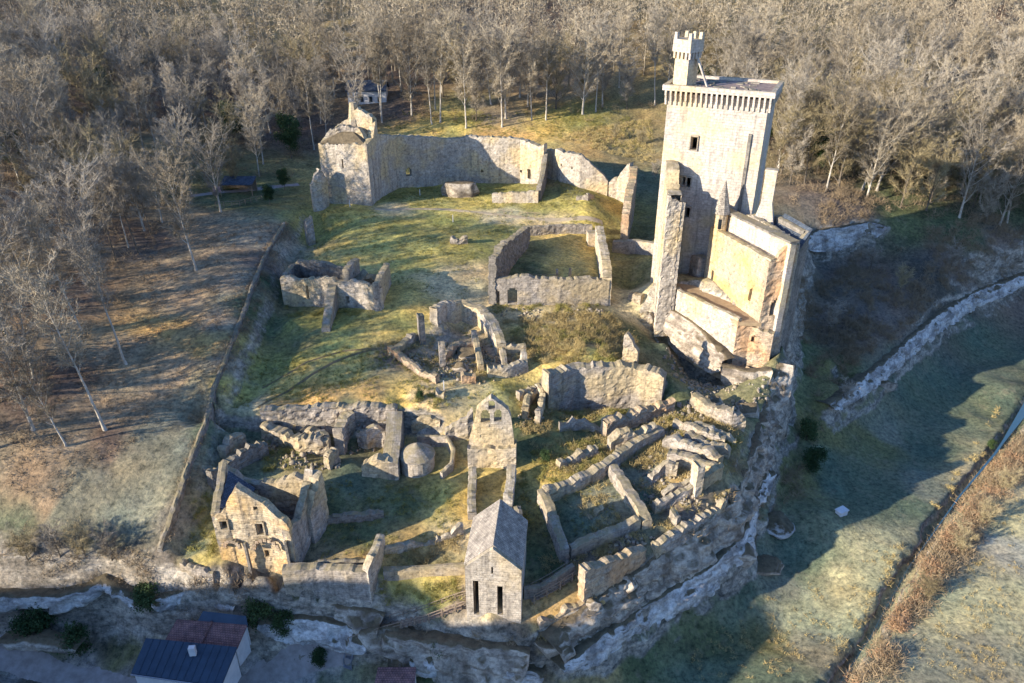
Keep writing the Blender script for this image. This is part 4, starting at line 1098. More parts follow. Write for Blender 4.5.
ruin_wall('angled pale wall shoulder descending to the left of the bell gable', [(446,444,434),(455,440,427),(468,440,420),(474,438,412)], 'grey', 1.0, rag=.5, disp=.2)
ruin_wall('curved thin parapet round the dark pit left of the bell gable', [(418,452,436),(430,447,436),(446,447,437),(452,458,448),(450,470,462),(440,478,472)], 'grey', .5, rag=.15, disp=.06, name='pit_parapet')

# ------------------------------------------------------------------ leaning slab wall and round tower
ruin_wall('long stretch of low retaining wall along the near edge of the middle meadow', [(262,424,411),(300,422,409),(340,422,407),(375,422,407),(398,424,410)], 'grey', 1.2, rag=.35, disp=.25)
slabw = thing('slab_topped_wall', 'broad stone-slabbed wall top sloping towards the viewer beside the round tower base', 'wall', hit(385, 470))
a0, a1 = hit(374, 478), hit(399, 480)
z0, z1 = ztop(a0[0], a0[1], 459), ztop(a1[0], a1[1], 464)
b0 = hit(389, 425); b1 = hit(404, 425); zb_ = ztop(b1[0], b1[1], 411)
part('front_wall', 'pale', wall_geo([(a0[0] - 1.6, a0[1] + .2, z0 - 1.2), (a0[0], a0[1], z0), (a1[0], a1[1], z1 - .3)], thick=1.4, rag=.4, disp=.15, seed=46), slabw)
part('side_wall', 'grey', wall_geo([(a1[0], a1[1], z1), ((a1[0] + b1[0]) / 2 + .1, (a1[1] + b1[1]) / 2, (z1 + zb_) / 2), (b1[0], b1[1], zb_)], thick=2.2, rag=.08, disp=.06, seed=47, side=1), slabw)
ruin_wall('ragged inner wall between the small courts left of the slab-topped wall', [(345,455,430),(350,440,420),(356,430,414)], 'grey', 1.3, rag=.8, disp=.3)
ruin_wall('white-flecked broken wall with three teeth in the small court', [(358,447,428),(368,449,430),(376,447,426),(386,449,430)], 'pale', .9, rag=1.3, disp=.3)
ruin_wall('low rubble bank joining the meadow wall to the gable house', [(300,440,428),(315,446,432),(322,456,440)], 'grey', 1.4, rag=.9, disp=.4)
tw_ = thing('round_tower_base', 'squat round tower base with a conical stone cap beside the slab-topped wall', 'tower', hit(418, 476))
c = hit(418, 468); rr = 2.35; ztw = ztop(c[0], c[1] - rr, 464)
ring = [(c[0] + rr * math.cos(a), c[1] + rr * math.sin(a), ztw) for a in np.linspace(0, 2 * math.pi, 22, endpoint=False)]
part('tower_body', 'pale', wall_geo(ring, thick=.5, closed=True, rag=0, disp=.03, step=.6, seed=48, blocky=False), tw_)
mb = MB(); mb.tube([(c[0], c[1], ztw - .1), (c[0], c[1], ztw + .05), (c[0], c[1], ztw + 1.7)], [rr + .15, rr + .1, .12], 22); part('conical_cap', 'grey', mb, tw_)

# ------------------------------------------------------------------ gable house, bottom left
gh = thing('gable_house', 'ruined roofless house with a tall pointed gable and blocked arches, lower left of the castle', 'house', hit(262, 560))
pts = [gp(222,560,514), gp(237,563,513), gp(239,563,505), gp(253,568,486), gp(275,572,503), gp(296,577,523), gp(298,577,528)]
hs = []
for (px, py, w, h, kd) in [(260,528,.85,1.7,'r'), (256,508,.5,.5,'r'), (224,524,.8,1.2,'r'), (267,554,.5,1.0,'r')]:
    u, z = pick(pts, px, py); hs.append((u - w / 2, u + w / 2, z - h / 2, z + h / 2, kd))
part('front_wall', 'gold', wall_geo(pts, thick=.9, rag=.2, disp=.09, holes=hs, step=.26, seed=50), gh)
F0, F1 = np.array(pts[0]), np.array(pts[-1]); fd = (F1 - F0); fd[2] = 0; fL = np.linalg.norm(fd); fd /= fL; fn = np.array([-fd[1], fd[0], 0])
DH = 8.6
BLp = P(219, 463, pts[0][2] + 2.0); fn = (BLp - F0); fn[2] = 0; DH = float(np.linalg.norm(fn)); fn /= DH
def Hs(u, v, z): p = F0 + fd * u * (1 + .28 * v / DH) + fn * v; return np.array([p[0], p[1], z])
for a_ in [(260,528,.85,1.7), (224,524,.8,1.2)]: surround(pts, *a_, gh, 'gold')
part('left_wall', 'grey', wall_geo([tuple(Hs(0, 0, pts[0][2])), tuple(Hs(0, 4, pts[0][2] + 1.0)), tuple(Hs(0, DH, pts[0][2] + 2.0))], thick=.9, rag=.3, disp=.08, seed=51, side=-1), gh)
rzt = pts[-1][2]
part('right_wall', 'grey', wall_geo([tuple(Hs(fL, 0, rzt)), tuple(Hs(fL, DH * .4, rzt - 1)), tuple(Hs(fL, DH * .75, rzt + 1.2)), tuple(Hs(fL, DH, rzt + 2.8))], thick=1.0, rag=.6, disp=.12, seed=52, side=1), gh)
part('back_wall', 'grey', wall_geo([tuple(Hs(0, DH, pts[0][2] + 1.6)), tuple(Hs(fL * .25, DH, pts[0][2] - .6)), tuple(Hs(fL * .55, DH, pts[0][2] - .2)), tuple(Hs(fL * .8, DH, rzt + 1.9)), tuple(Hs(fL * .98, DH, rzt + .4))], thick=.9, rag=.4, disp=.1, seed=53, side=1), gh)
part('cross_wall', 'dark', wall_geo([tuple(Hs(fL * .38, .9, pts[0][2] - 1.4)), tuple(Hs(fL * .38, DH, pts[0][2] - 1.8))], thick=.7, rag=.4, disp=.08, seed=54, side=1), gh)
part('inner_shade_slab', 'slate', slab(Hs(.9, 1.0, pts[0][2] + .3), Hs(fL * .36, 1.0, pts[0][2] - 1.3), Hs(fL * .36, DH - .6, pts[0][2] - .9), Hs(.9, DH - .4, pts[0][2] + 1.3), .2), gh)  # dark slab standing in for the shade on the inner wall faces
ch = [tuple(Hs(fL + .5, 4.0, rzt - .8)), tuple(Hs(fL + .7, DH * .75, rzt + 1.2)), tuple(Hs(fL + .8, DH + .3, rzt + 2.6))]
part('chimney_breast', 'grey', wall_geo(ch, thick=1.2, rag=.9, disp=.15, seed=55, side=1), gh)
for px in (249, 288):
    u, z = pick(pts, px, 552); mb = MB(); mb.box(*(Hs(u, -.22, 0)[:2]), z - 3.2, .32, .4, 5.2, math.atan2(fd[1], fd[0]), .8, .03); part('pilaster', 'dark', mb, gh)
for px, w in ((268, 2.9), (233, 1.8)):
    u, z = pick(pts, px, 541); mb = MB(); n_ = 9
    for i in range(n_):
        a0 = math.pi * i / (n_ - 1); q = Hs(u + w / 2 * math.cos(a0), -.1, 0); mb.box(q[0], q[1], z - .6 + w * .45 * math.sin(a0), .4, .3, .4, math.atan2(fd[1], fd[0]), 1, .03)
    part('arch_trace', 'orange', mb, gh)
ruin_wall('ragged wall behind the gable house, running to the ditch', [(216,492,470),(228,478,462),(240,470,456),(256,462,448),(270,456,446)], 'dark', 1.0, rag=.9, disp=.25)
ruin_wall('overgrown rubble wall climbing from the gable house to the meadow', [(262,440,428),(280,446,434),(300,452,438),(330,458,444)], 'grey', 1.5, rag=.9, disp=.4)
ruin_wall('front retaining wall with a crumbling coping, right of the gable house', [(286,594,571),(320,597,570),(350,600,571),(370,602,573)], 'grey', 1.2, rag=.2, disp=.12)
ruin_wall('narrow sloping wall running back from the front retaining wall', [(372,604,571),(377,585,556),(382,566,546),(386,550,534)], 'pale', .9, rag=.2, disp=.1)
ruin_wall('thin pale ledge wall between the front court and the chapel tower', [(384,580,572),(420,577,570),(466,575,567)], 'grey', .8, rag=.1, disp=.06)
ruin_wall('line of upright stones along the lawn left of the chapel tower', [(385,556,552),(405,553,548),(430,546,540),(452,540,533),(464,535,526)], 'pale', .7, rag=.9, disp=.25)
ruin_wall('low garden wall with dark coping in the court behind the retaining wall', [(318,566,561),(345,567,562),(368,568,563)], 'dark', .5, rag=.2, disp=.1)

# ------------------------------------------------------------------ chapel tower
chp = thing('chapel_tower', 'tall narrow chapel with a steep stone roof and two slit windows, front centre', 'chapel', hit(494, 618))
c0, c1 = hit(467, 621), hit(521, 624)
c0[2] = c1[2] = min(c0[2], c1[2]); fd = (c1 - c0); fd[2] = 0; cL = np.linalg.norm(fd); fd /= cL; fn = np.array([-fd[1], fd[0], 0])
def Cs(u, v, z): p = c0 + fd * u + fn * v; return np.array([p[0], p[1], z])
ez = ztop(c0[0], c0[1], 567); az = ztop(*Cs(cL / 2, 0, 0)[:2], 549)
cD = 7.6
pts = [tuple(Cs(0, 0, ez)), tuple(Cs(cL / 2, 0, az)), tuple(Cs(cL, 0, ez)), tuple(Cs(cL, cD, ez)), tuple(Cs(cL / 2, cD, az)), tuple(Cs(0, cD, ez))]
hs = []
for (px, py, w, h, kd) in [(476,598,.6,5.2,'r'), (500,601,.6,4.4,'r'), (492,570,.35,1.0,'r')]:
    u, z = pick(pts, px, py, True); hs.append((u - w / 2, u + w / 2, z - h / 2, z + h / 2, kd))
part('wall', 'pale', wall_geo(pts, thick=.9, closed=True, rag=0, disp=.03, holes=hs, step=.2, seed=60, blocky=False), chp)
azr = az + .25
roofL = slab(Cs(-.15, .35, ez + .1), Cs(cL / 2, .35, azr), Cs(cL / 2, cD + .2, azr), Cs(-.15, cD + .2, ez + .1), .28)
roofR = slab(Cs(cL / 2 + .01, .35, azr), Cs(cL + .15, .35, ez + .1), Cs(cL + .15, cD + .2, ez + .1), Cs(cL / 2 + .01, cD + .2, azr), .28)
part('roof_slope', 'roofstone', roofL, chp); part('roof_slope', 'roofstone', roofR, chp)
mb = MB(); 
for k in range(4):
    q = hit(526 + k * 8, 600 - k * 7); 
ruin_wall('dark timber-fenced passage wall right of the chapel tower', [(524,600,590),(540,598,588),(556,590,578),(574,578,566)], 'dark', .6, rag=.1, disp=.06)

# ------------------------------------------------------------------ eastern enclosures
ruin_wall('long diagonal enclosure wall above the sunken plots, lit along its top', [(546,506,492),(575,492,482),(606,477,466),(634,455,445),(664,437,427)], 'grey', 1.2, rag=.3, disp=.18)
ruin_wall('enclosure wall running forward from the left corner of the sunken plots', [(569,560,549),(560,536,523),(552,514,500),(545,500,488)], 'grey', 1.1, rag=.25, disp=.15, side=1)
ruin_wall('lit cross wall dividing the two sunken plots', [(642,530,521),(630,510,499),(618,492,480),(608,477,466)], 'grey', 1.2, rag=.3, disp=.2, side=-1)
ruin_wall('front enclosure wall of the large sunken plot, in shade', [(572,560,548),(600,548,537),(640,530,520)], 'grey', 1.0, rag=.25, disp=.12, side=1)
ruin_wall('pale stepped wall at the right end of the enclosures, upper step', [(662,448,436),(682,456,442),(702,462,448),(716,470,458)], 'grey', 1.2, rag=.5, disp=.2)
ruin_wall('pale stepped wall at the right end of the enclosures, lower step', [(666,464,454),(684,470,458),(700,476,464),(712,482,470)], 'grey', 1.2, rag=.5, disp=.2)
ruin_wall('thin wall of the narrow strip plot along the cliff top', [(655,514,506),(680,502,493),(705,490,478),(722,480,466)], 'grey', .8, rag=.4, disp=.15)
ruin_wall('upright pale pier at the end of the strip plot by the cliff', [(694,498,468),(701,496,466)], 'pale', 1.4, rag=.3, disp=.15)
ruin_wall('cliff-edge parapet wall with an orange lit top, right of the chapel tower', [(583,606,571),(600,595,566),(625,580,556),(645,566,548)], 'orange', 1.1, rag=.4, disp=.25)
ruin_wall('second cliff-edge wall continuing towards the keep', [(655,560,548),(680,545,531),(705,530,516),(724,518,503)], 'grey', 1.0, rag=.7, disp=.3)
ruin_wall('ragged rubble-topped terrace wall below the keep rock, upper line', [(606,438,426),(625,430,416),(650,420,405),(675,412,397)], 'orange', 1.4, rag=.9, disp=.45)
ruin_wall('ragged terrace wall below the keep rock, lower line', [(610,452,438),(635,448,432),(655,440,424)], 'grey', 1.2, rag=1.0, disp=.5)
ruin_wall('curving pale wall above the cliff below the keep', [(690,406,394),(710,418,405),(730,428,414),(744,432,418)], 'grey', 1.4, rag=.5, disp=.3)
ruin_wall('thin rubble wall lines on the terrace right of the enclosures', [(672,430,422),(700,440,431),(724,446,438)], 'grey', .9, rag=.7, disp=.3)
ruin_wall('small dark wall stub in the right sunken plot', [(652,484,474),(664,476,465),(676,478,468)], 'grey', .9, rag=1.0, disp=.3)
# boundary wall of the left ditch
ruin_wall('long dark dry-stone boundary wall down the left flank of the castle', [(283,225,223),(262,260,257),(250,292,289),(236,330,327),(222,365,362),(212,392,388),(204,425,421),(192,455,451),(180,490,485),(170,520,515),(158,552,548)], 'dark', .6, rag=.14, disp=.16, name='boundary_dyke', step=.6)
ruin_wall('stone footing of the keep approach in the gap left of the keep', [(628,300,292),(640,306,296)], 'grey', 1.3, rag=.6, disp=.2)
ruin_wall('small ring of stones on the lawn of the upper court', [(450,244,239),(458,245,239),(468,244,239)], 'grey', 1.0, rag=.6, disp=.3, name='stone_ring', cat='stones')

for lb, sp, mt, th, rg_ in [
 ('low broken wall in the middle of the sunken large plot', [(590,520,514),(604,512,506)], 'grey', .8, .6),
 ('inner footing wall parallel to the cliff in the strip plot', [(664,500,494),(690,486,480),(706,478,471)], 'grey', .7, .5),
 ('short stub wall between strip plot and cliff-edge wall', [(668,520,512),(676,528,520)], 'grey', .8, .6),
 ('stepped stone tiers on the slope under the keep rock, upper', [(690,430,424),(712,438,431),(735,448,441)], 'pale', 1.0, .5),
 ('stepped stone tiers on the slope under the keep rock, lower', [(684,440,434),(705,450,443),(728,460,452)], 'grey', 1.0, .6),
 ('crumbled wall beside the overgrown mound', [(560,470,463),(580,462,454),(598,456,447)], 'grey', 1.0, .9),
 ('thin wall spur reaching into the shaded passage behind the mound', [(560,432,424),(584,430,421),(600,434,426)], 'grey', .9, .9),
 ('broken wall corner left of the rock-faced wall', [(528,420,408),(530,404,394),(544,400,390)], 'grey', .9, .8),
 ('curved low wall in the middle hollow of the court', [(446,362,356),(458,352,345),(474,350,342)], 'orange', .9, .6),
 ('short rubble wall at the left rim of the middle hollow', [(398,354,347),(410,346,338),(418,340,332)], 'grey', 1.2, .9),
 ('tilted slab wall piece at the bottom of the middle hollow', [(462,384,377),(476,384,375)], 'orange', 1.0, .7),
 ('stony rib wall beside the plastered cave wall', [(498,352,345),(502,366,358),(506,376,369)], 'grey', .8, .8),
 ('small stub wall on the meadow near edge with white post', [(436,398,388),(444,400,390)], 'pale', 1.0, .9),
 ('wall remnant between bell gable and slab-topped wall', [(412,436,424),(424,430,420),(440,428,420)], 'grey', .9, .7),
 ('short cross wall in the small court left of the slab-topped wall', [(330,470,458),(340,462,448)], 'grey', 1.0, .9),
 ('thick broken wall beside the ditch behind the gable house', [(228,462,450),(236,452,440),(248,446,437)], 'grey', 1.2, .9),
 ('low wall across the green court of the gable house', [(312,528,522),(345,524,518),(384,518,512)], 'dark', .8, .5),
 ('rough retaining wall behind the chapel tower', [(520,560,548),(524,536,524),(520,516,506)], 'dark', .8, .6),
 ('low dry-stone wall below the cliff-edge parapet on a ledge', [(540,632,625),(565,618,611),(590,606,599)], 'orange', .8, .8),
 ('broken wall ends on the grassy shelf above the village cliff', [(182,574,566),(200,580,571),(214,584,576)], 'grey', .9, .6),
]:
    ruin_wall(lb, sp, mt, th, rag=rg_, disp=.22)
# ------------------------------------------------------------------ limestone bands, caves and loose rock
def cliff_band(name, label_kind, top, off, h, mat='cliff', amp=.9, seed=0, lift=.3, step=.34, bulge=.3):
    """rugged rock face hung along a line of (px, py, z)"""
    T = resample(list(top) if isinstance(top[0], np.ndarray) else [P(*q) for q in top], step)
    S = len(T); K = max(4, int(h / step))
    V = np.zeros((S, K + 3, 3))
    for i, p in enumerate(T):
        a, b = T[max(i - 3, 0)], T[min(i + 3, S - 1)]
        d_ = (b - a)[:2]; d_ /= np.linalg.norm(d_) + 1e-9; n_ = np.array([d_[1], -d_[0]])
        e = math.sin(math.pi * min(1, max(0, i / (S - 1)))) ** .35
        for k in range(K + 3):
            if k < 2: o, z = -1.6 + 1.3 * k, p[2] + lift * (k)
            else: f = (k - 2) / K; o, z = off * f + bulge * math.sin(math.pi * f), p[2] + lift - h * e * f
            V[i, k] = (p[0] + n_[0] * o, p[1] + n_[1] * o, z)
        V[i, :, 0] += 0
    x, y, z = V[..., 0], V[..., 1], V[..., 2]
    al = np.repeat(np.arange(S)[:, None] * step, K + 3, 1); wz = .55 * fbm(x, y, 0, 5, 3, 205 + seed); wa = .5 * fbm(x, y, z, 2.5, 3, 206 + seed)
    lay = np.floor((z + wz) / 1.15)
    f = amp * (.38 * fbm(x, y, z, 4.5, 3, 200 + seed, .5) + .42 * cellnoise(al / 2.1 + wa + lay * .37, (z + wz) / 1.15, 210 + seed) + .25 * cellnoise(al / .9 + wa, (z + wz) / .55, 211 + seed) + .3 * _hash(lay.astype(np.int64), lay.astype(np.int64) * 0, lay.astype(np.int64) * 0, seed) + 0.05 * noise3(x * 2.2, y * 2.2, z * 2.2, 215))
    for i in range(S):
        a, b = T[max(i - 3, 0)], T[min(i + 3, S - 1)]; d_ = (b - a)[:2]; d_ /= np.linalg.norm(d_) + 1e-9
        V[i, :, 0] += d_[1] * f[i]; V[i, :, 1] -= d_[0] * f[i]
    V[..., 2] += .15 * fbm(x, y, z, 2.0, 3, 220 + seed)
    ids = np.arange(S * (K + 3)).reshape(S, K + 3)
    q = np.stack([ids[:-1, :-1], ids[:-1, 1:], ids[1:, 1:], ids[1:, :-1]], -1).reshape(-1, 4)
    o = link(name, new_mesh(name, V.reshape(-1, 3), q, M[mat], smooth=False), kind='structure')
    return o
EAST = [(545,640,-14.5),(585,606,-13),(640,566,-12),(690,533,-11),(732,501,-10.4),(744,470,-10.2),(757,436,-9.8),(768,402,-8.8),(779,364,-5.4)]
cliff_band('limestone_cliff', '', EAST, 2.2, 6.5, mat='rock', amp=1.1, seed=1)
cliff_band('limestone_cliff', '', foot_of(EAST[:7], 2.0, [-16.6, -16.4, -16.2, -16, -15.6, -15.2, -14.8]), 1.0, 3.9, mat='cliff', amp=.9, seed=11)
cliff_band('limestone_cliff', '', [(826,405,-15.2),(862,380,-15.2),(900,348,-15.2),(940,313,-15.2),(975,292,-15.4),(1040,270,-15.8)], 1.4, 3.6, amp=.7, seed=2)
cliff_band('limestone_cliff', '', [(800,238,-3),(822,231,-2.6),(850,226,-2.6),(872,223,-3),(884,226,-3.6)], 1.5, 5.0, amp=.7, seed=3)
cliff_band('limestone_cliff', '', [(-50,590,-14.8),(0,596,-15),(50,596,-15),(85,590,-14.6),(105,578,-13.8),(128,592,-14.6),(140,606,-15.6)], -1.2, 3.4, amp=.9, seed=4, bulge=1.2)
cliff_band('limestone_cliff', '', [(152,602,-15),(185,590,-14.6),(215,590,-14.6),(240,602,-15.4)], .8, 2.6, amp=.7, seed=5)
cliff_band('limestone_cliff', '', [(252,598,-15),(300,602,-15),(345,606,-15),(385,616,-15.4)], 1.6, 5.0, mat='rock', amp=1.1, seed=6)
cliff_band('limestone_cliff', '', [(385,634,-16),(430,640,-15.6),(480,646,-15.2),(530,652,-15.6)], 1.6, 5.2, mat='rock', amp=1.0, seed=7)
cliff_band('limestone_cliff', '', [(664,306,-3),(690,322,-3.5),(715,345,-4.5),(730,360,-5.5)], 1.4, 5.5, mat='rock', amp=.8, seed=8)
cliff_band('limestone_cliff', '', [(722,366,-6),(745,372,-6),(772,372,-5.6)], .8, 4.6, mat='rock', amp=.7, seed=9)
cliff_band('limestone_cliff', '', [(0,640,-19.4),(40,640,-18.6),(80,648,-19.4)], .5, 1.4, mat='rock', amp=.5, seed=12)
cliff_band('limestone_cliff', '', [(260,622,-16.5),(300,618,-16),(340,626,-16.5),(372,640,-17.5)], .8, 3.6, mat='cliff', amp=.8, seed=13)
cliff_band('limestone_cliff', '', [(410,660,-18),(450,652,-17),(500,660,-17),(545,672,-18)], .8, 3.2, mat='cliff', amp=.8, seed=14)

_ico = None
def rock_verts(seed, sub=4, amp=.35):
    import bmesh
    bm = bmesh.new(); bmesh.ops.create_icosphere(bm, subdivisions=sub, radius=1.0)
    v = np.array([q.co[:] for q in bm.verts]); f = np.array([[w.index for w in q.verts] for q in bm.faces]); bm.free()
    rg = np.random.default_rng(seed + 90); pn = rg.normal(size=(15, 3)); pn /= np.linalg.norm(pn, axis=1)[:, None]; pd = rg.uniform(.62, .95, 15)
    dt = v @ pn.T; rad = np.min(np.where(dt > .05, pd[None, :] / np.maximum(dt, .05), 9), 1)
    v = v * np.minimum(rad, 1.15)[:, None]
    v = v * (1 + .12 * fbm(v[:, 0] + seed * 3.1, v[:, 1], v[:, 2], .5, 4, 300 + seed))[:, None]
    return v, f
ROCKS = [new_mesh('boulder', *rock_verts(i), M['rock']) for i in range(5)]
def boulder(px, py, sx, sy, sz, label, seed=0, group=None, rz=0, lift=.3, mat=None):
    p = hit(px, py)
    me = ROCKS[seed % 5]
    if mat: me = me.copy(); me.materials.clear(); me.materials.append(M[mat])
    o = link('boulder', me, label=label, cat='rock', group=group)
    o.location = (p[0], p[1], p[2] + sz * lift); o.scale = (sx, sy, sz); o.rotation_euler = (0, 0, rz)
    return o
boulder(463, 196, 4.6, 2.6, 3.4, 'big pale rock outcrop on the lawn in front of the inner wall', 0)
boulder(776, 524, 2.2, 2.6, 1.6, 'pale fallen block at the foot of the cliff by the meadow', 1, mat='cliff')
boulder(762, 566, 3.2, 2.0, .9, 'dark flat fallen slab lying on the meadow below the cliff', 2)
boulder(744, 556, 2.4, 1.8, 1.4, 'smaller dark rock left of the fallen slab under the cliff', 3)
boulder(884, 388, 2.2, 1.2, 1.3, 'dark rock lump at the foot of the valley limestone band', 4)
boulder(690, 268, 2.2, 1.8, 2.4, 'pale masonry lump at the keep foot behind the terrace', 0, mat='rock')
boulder(748, 414, 2.0, 1.6, 1.6, 'square-cut rock knob on the cliff corner below the keep wing', 2)
boulder(716, 408, 1.8, 1.3, 1.4, 'steep rock buttress under the keep terrace', 3)
boulder(592, 572 + 36, 1.1, .9, 1.2, 'small lit crag jutting from the shaded cliff', 4)
boulder(628, 585, 1.0, .9, 1.3, 'orange-lit crag tooth on the cliff face below the parapet wall', 1)
boulder(552, 648, 2.0, 1.6, 1.2, 'tawny rock shoulder at the front corner of the castle rock', 0)
boulder(400, 640, 4.0, 2.2, 2.0, 'dark cave-side rock beside the small mauve roof', 1)
boulder(470, 356, 2.6, 2.0, 1.2, 'rounded rock in the middle hollow of the court', 2)
boulder(462, 370, 1.6, 1.2, .9, 'small round rock beside the hollow in the court', 3)

def poly_sample(poly, n, rng):
    W = np.array([hit(*q)[:2] for q in poly]); lo, hi_ = W.min(0), W.max(0)
    out = []
    while sum(len(o) for o in out) < n:
        q = rng.uniform(lo, hi_, (n * 2, 2)); out.append(q[inpoly(q[:, 0], q[:, 1], W)])
    return np.concatenate(out)[:n]

def rubble(polys, size=(.12, .5), dens=.8, seed=1, mat='grey'):
    rng = np.random.default_rng(seed); vs, fs = [], []
    cube = np.array([(-1,-1,-1),(1,-1,-1),(1,1,-1),(-1,1,-1),(-.8,-.8,1),(.8,-.8,1),(.8,.8,1),(-.8,.8,1)], float) * .5
    cf = np.array([(0,3,2,1),(4,5,6,7),(0,1,5,4),(1,2,6,5),(2,3,7,6),(3,0,4,7)])
    V, Fq = [], []; b = 0
    for poly in polys:
        W = np.array([hit(*q)[:2] for q in poly]); x, y = W[:, 0], W[:, 1]
        area = abs((x * np.roll(y, -1) - y * np.roll(x, -1)).sum()) / 2
        q = poly_sample(poly, max(12, int(area * dens)), rng)
        cl = fbm(q[:, 0], q[:, 1], 0, 3, 2, 400 + seed); q = q[cl > -.15]
        for (x, y) in q:
            s = rng.uniform(*size) * rng.uniform(.5, 1.3); a = rng.uniform(0, 6.28)
            v = cube * s * rng.uniform(.6, 1.4, 3) + rng.normal(0, .06 * s, (8, 3))
            t = rng.normal(0, .3)
            v = np.stack([v[:, 0], v[:, 1] * math.cos(t) - v[:, 2] * math.sin(t), v[:, 1] * math.sin(t) + v[:, 2] * math.cos(t)], -1)
            v = np.stack([v[:, 0] * math.cos(a) - v[:, 1] * math.sin(a), v[:, 0] * math.sin(a) + v[:, 1] * math.cos(a), v[:, 2]], -1)
            V.append(v + (x, y, ground(x, y) + s * .2)); Fq.append(cf + b); b += 8
    V = np.concatenate(V); Fq = np.concatenate(Fq)
    return V, Fq, np.stack([V[:, 0] + V[:, 1], V[:, 2]], -1)
V_, F_, U_ = rubble([[(380,350),(440,340),(500,345),(530,370),(480,385),(420,375)], [(600,440),(690,400),(740,430),(700,460),(640,470)], [(525,385),(560,388),(545,425),(515,430)], [(255,430),(330,425),(340,470),(270,470)],
    [(560,560),(700,505),(735,495),(700,530),(600,595)], [(350,425),(395,425),(385,450),(345,455)], [(500,310),(605,312),(605,322),(500,324)], [(340,290),(380,285),(375,305),(345,306)], [(620,470),(700,455),(700,505),(640,520)], [(655,330),(740,360),(770,410),(700,410),(660,350)]],
    dens=3.0, seed=2)
link('stone_rubble', new_mesh('stone_rubble', V_, F_, M['grey'], U_), label='loose broken stones strewn between the ruined walls', cat='rubble', kind='stuff')

def blades(pts, zoff, per, rad, length, width, up, rng, spread=1.0):
    """slivers round each point: returns verts, tris"""
    n_ = len(pts) * per
    c = np.repeat(pts, per, 0)
    dirs = rng.normal(size=(n_, 3)); dirs[:, 2] = np.abs(dirs[:, 2]) * up + .15; dirs /= np.linalg.norm(dirs, axis=1)[:, None]
    off = rng.normal(size=(n_, 3)) * rad * .45; off[:, 2] = np.abs(off[:, 2]) * .9
    b = c + off; L = length * rng.uniform(.5, 1.3, n_)
    side = np.cross(dirs, rng.normal(size=(n_, 3))); side /= np.linalg.norm(side, axis=1)[:, None] + 1e-9
    w = width * rng.uniform(.6, 1.4, n_)
    V = np.stack([b - side * w[:, None] / 2, b + side * w[:, None] / 2, b + dirs * L[:, None]], 1).reshape(-1, 3)
    return V, np.arange(n_ * 3).reshape(-1, 3)

def scrub(name, label, cat, polys, dens, per, rad, length, width, up, mat, seed, thr=-.1, patch=3.0):
    rng = np.random.default_rng(seed); allp = []
    for poly in polys:
        W = np.array([hit(*q)[:2] for q in poly]); x, y = W[:, 0], W[:, 1]
        area = abs((x * np.roll(y, -1) - y * np.roll(x, -1)).sum()) / 2
        q = poly_sample(poly, max(10, int(area * dens)), rng)
        g = fbm(q[:, 0], q[:, 1], 0, patch, 3, 500 + seed); q = q[g > thr]
        z = ground(q[:, 0], q[:, 1])
        allp.append(np.concatenate([q, z[:, None] - .05], 1))
    pts = np.concatenate(allp)
    V, T = blades(pts, 0, per, rad, length, width, up, rng)
    return link(name, new_mesh(name, V, T, M[mat]), label=label, cat=cat, kind='stuff')

scrub('dry_scrub', 'straw-coloured tangled scrub covering the slope below the dwelling', 'scrub', [[(500,318),(610,316),(640,345),(650,372),(560,372),(530,362),(508,345)]], 1.6, 60, .7, .7, .05, 1.2, 'straw', 1, -.25)
scrub('green_scrub', 'yellow-green brambles and moss clumps among the ruins', 'scrub', [[(505,330),(610,330),(640,368),(545,370)], [(532,452),(600,440),(610,462),(560,485),(535,480)], [(376,578),(466,580),(466,602),(385,604)], [(262,430),(300,432),(320,462),(262,478)], [(384,400),(448,396),(450,412),(400,416)], [(380,590),(462,590),(460,602),(380,604)], [(668,424),(700,420),(740,440),(720,470),(690,460)], [(195,480),(214,500),(216,556),(188,556)]], 1.5, 60, .6, .5, .05, 1.0, 'moss', 2, -.2)
scrub('brown_brush', 'dull brown brush on the scarp and along the cliff edges', 'brush', [[(0,545),(150,545),(165,575),(130,588),(0,590)], [(140,575),(260,578),(300,600),(240,640),(180,640)], [(540,640),(600,585),(700,525),(740,500),(735,520),(640,590),(580,630)], [(790,260),(860,250),(880,330),(820,400),(800,350)], [(385,600),(460,605),(530,630),(500,660),(400,640)], [(720,470),(800,460),(820,430),(800,500),(760,520)]], .8, 50, 1.0, .9, .06, 1.2, 'brush', 3, -.15, 4)
scrub('hill_brush', 'grey-brown leafless brush on the shaded slope above the valley', 'brush', [[(880,250),(1024,225),(1024,275),(930,310),(860,365),(830,390),(850,300)], [(790,200),(850,190),(900,215),(860,222),(800,228)]], .5, 50, 1.3, 1.1, .07, 1.2, 'brush', 4, -.1, 5)
scrub('bank_brush', 'dark brown tangle of stems under the orange reeds by the stream', 'brush', [[(1024,436),(1000,455),(975,486),(950,520),(925,556),(905,596),(886,628),(862,664),(848,690),(884,690),(906,640),(932,600),(966,560),(990,520),(1024,480)]], 1.6, 60, 1.2, 1.0, .06, 1.0, 'brush', 15, -.2, 2.6)
scrub('dyke_brush', 'dark brush and weeds along the boundary dyke on the left flank', 'brush', [[(284,222),(262,256),(238,322),(212,386),(192,450),(160,540),(168,548),(204,460),(226,392),(252,330),(276,262),(296,226)]], 1.6, 40, .8, .6, .05, 1.0, 'brush', 16, -.2, 3)
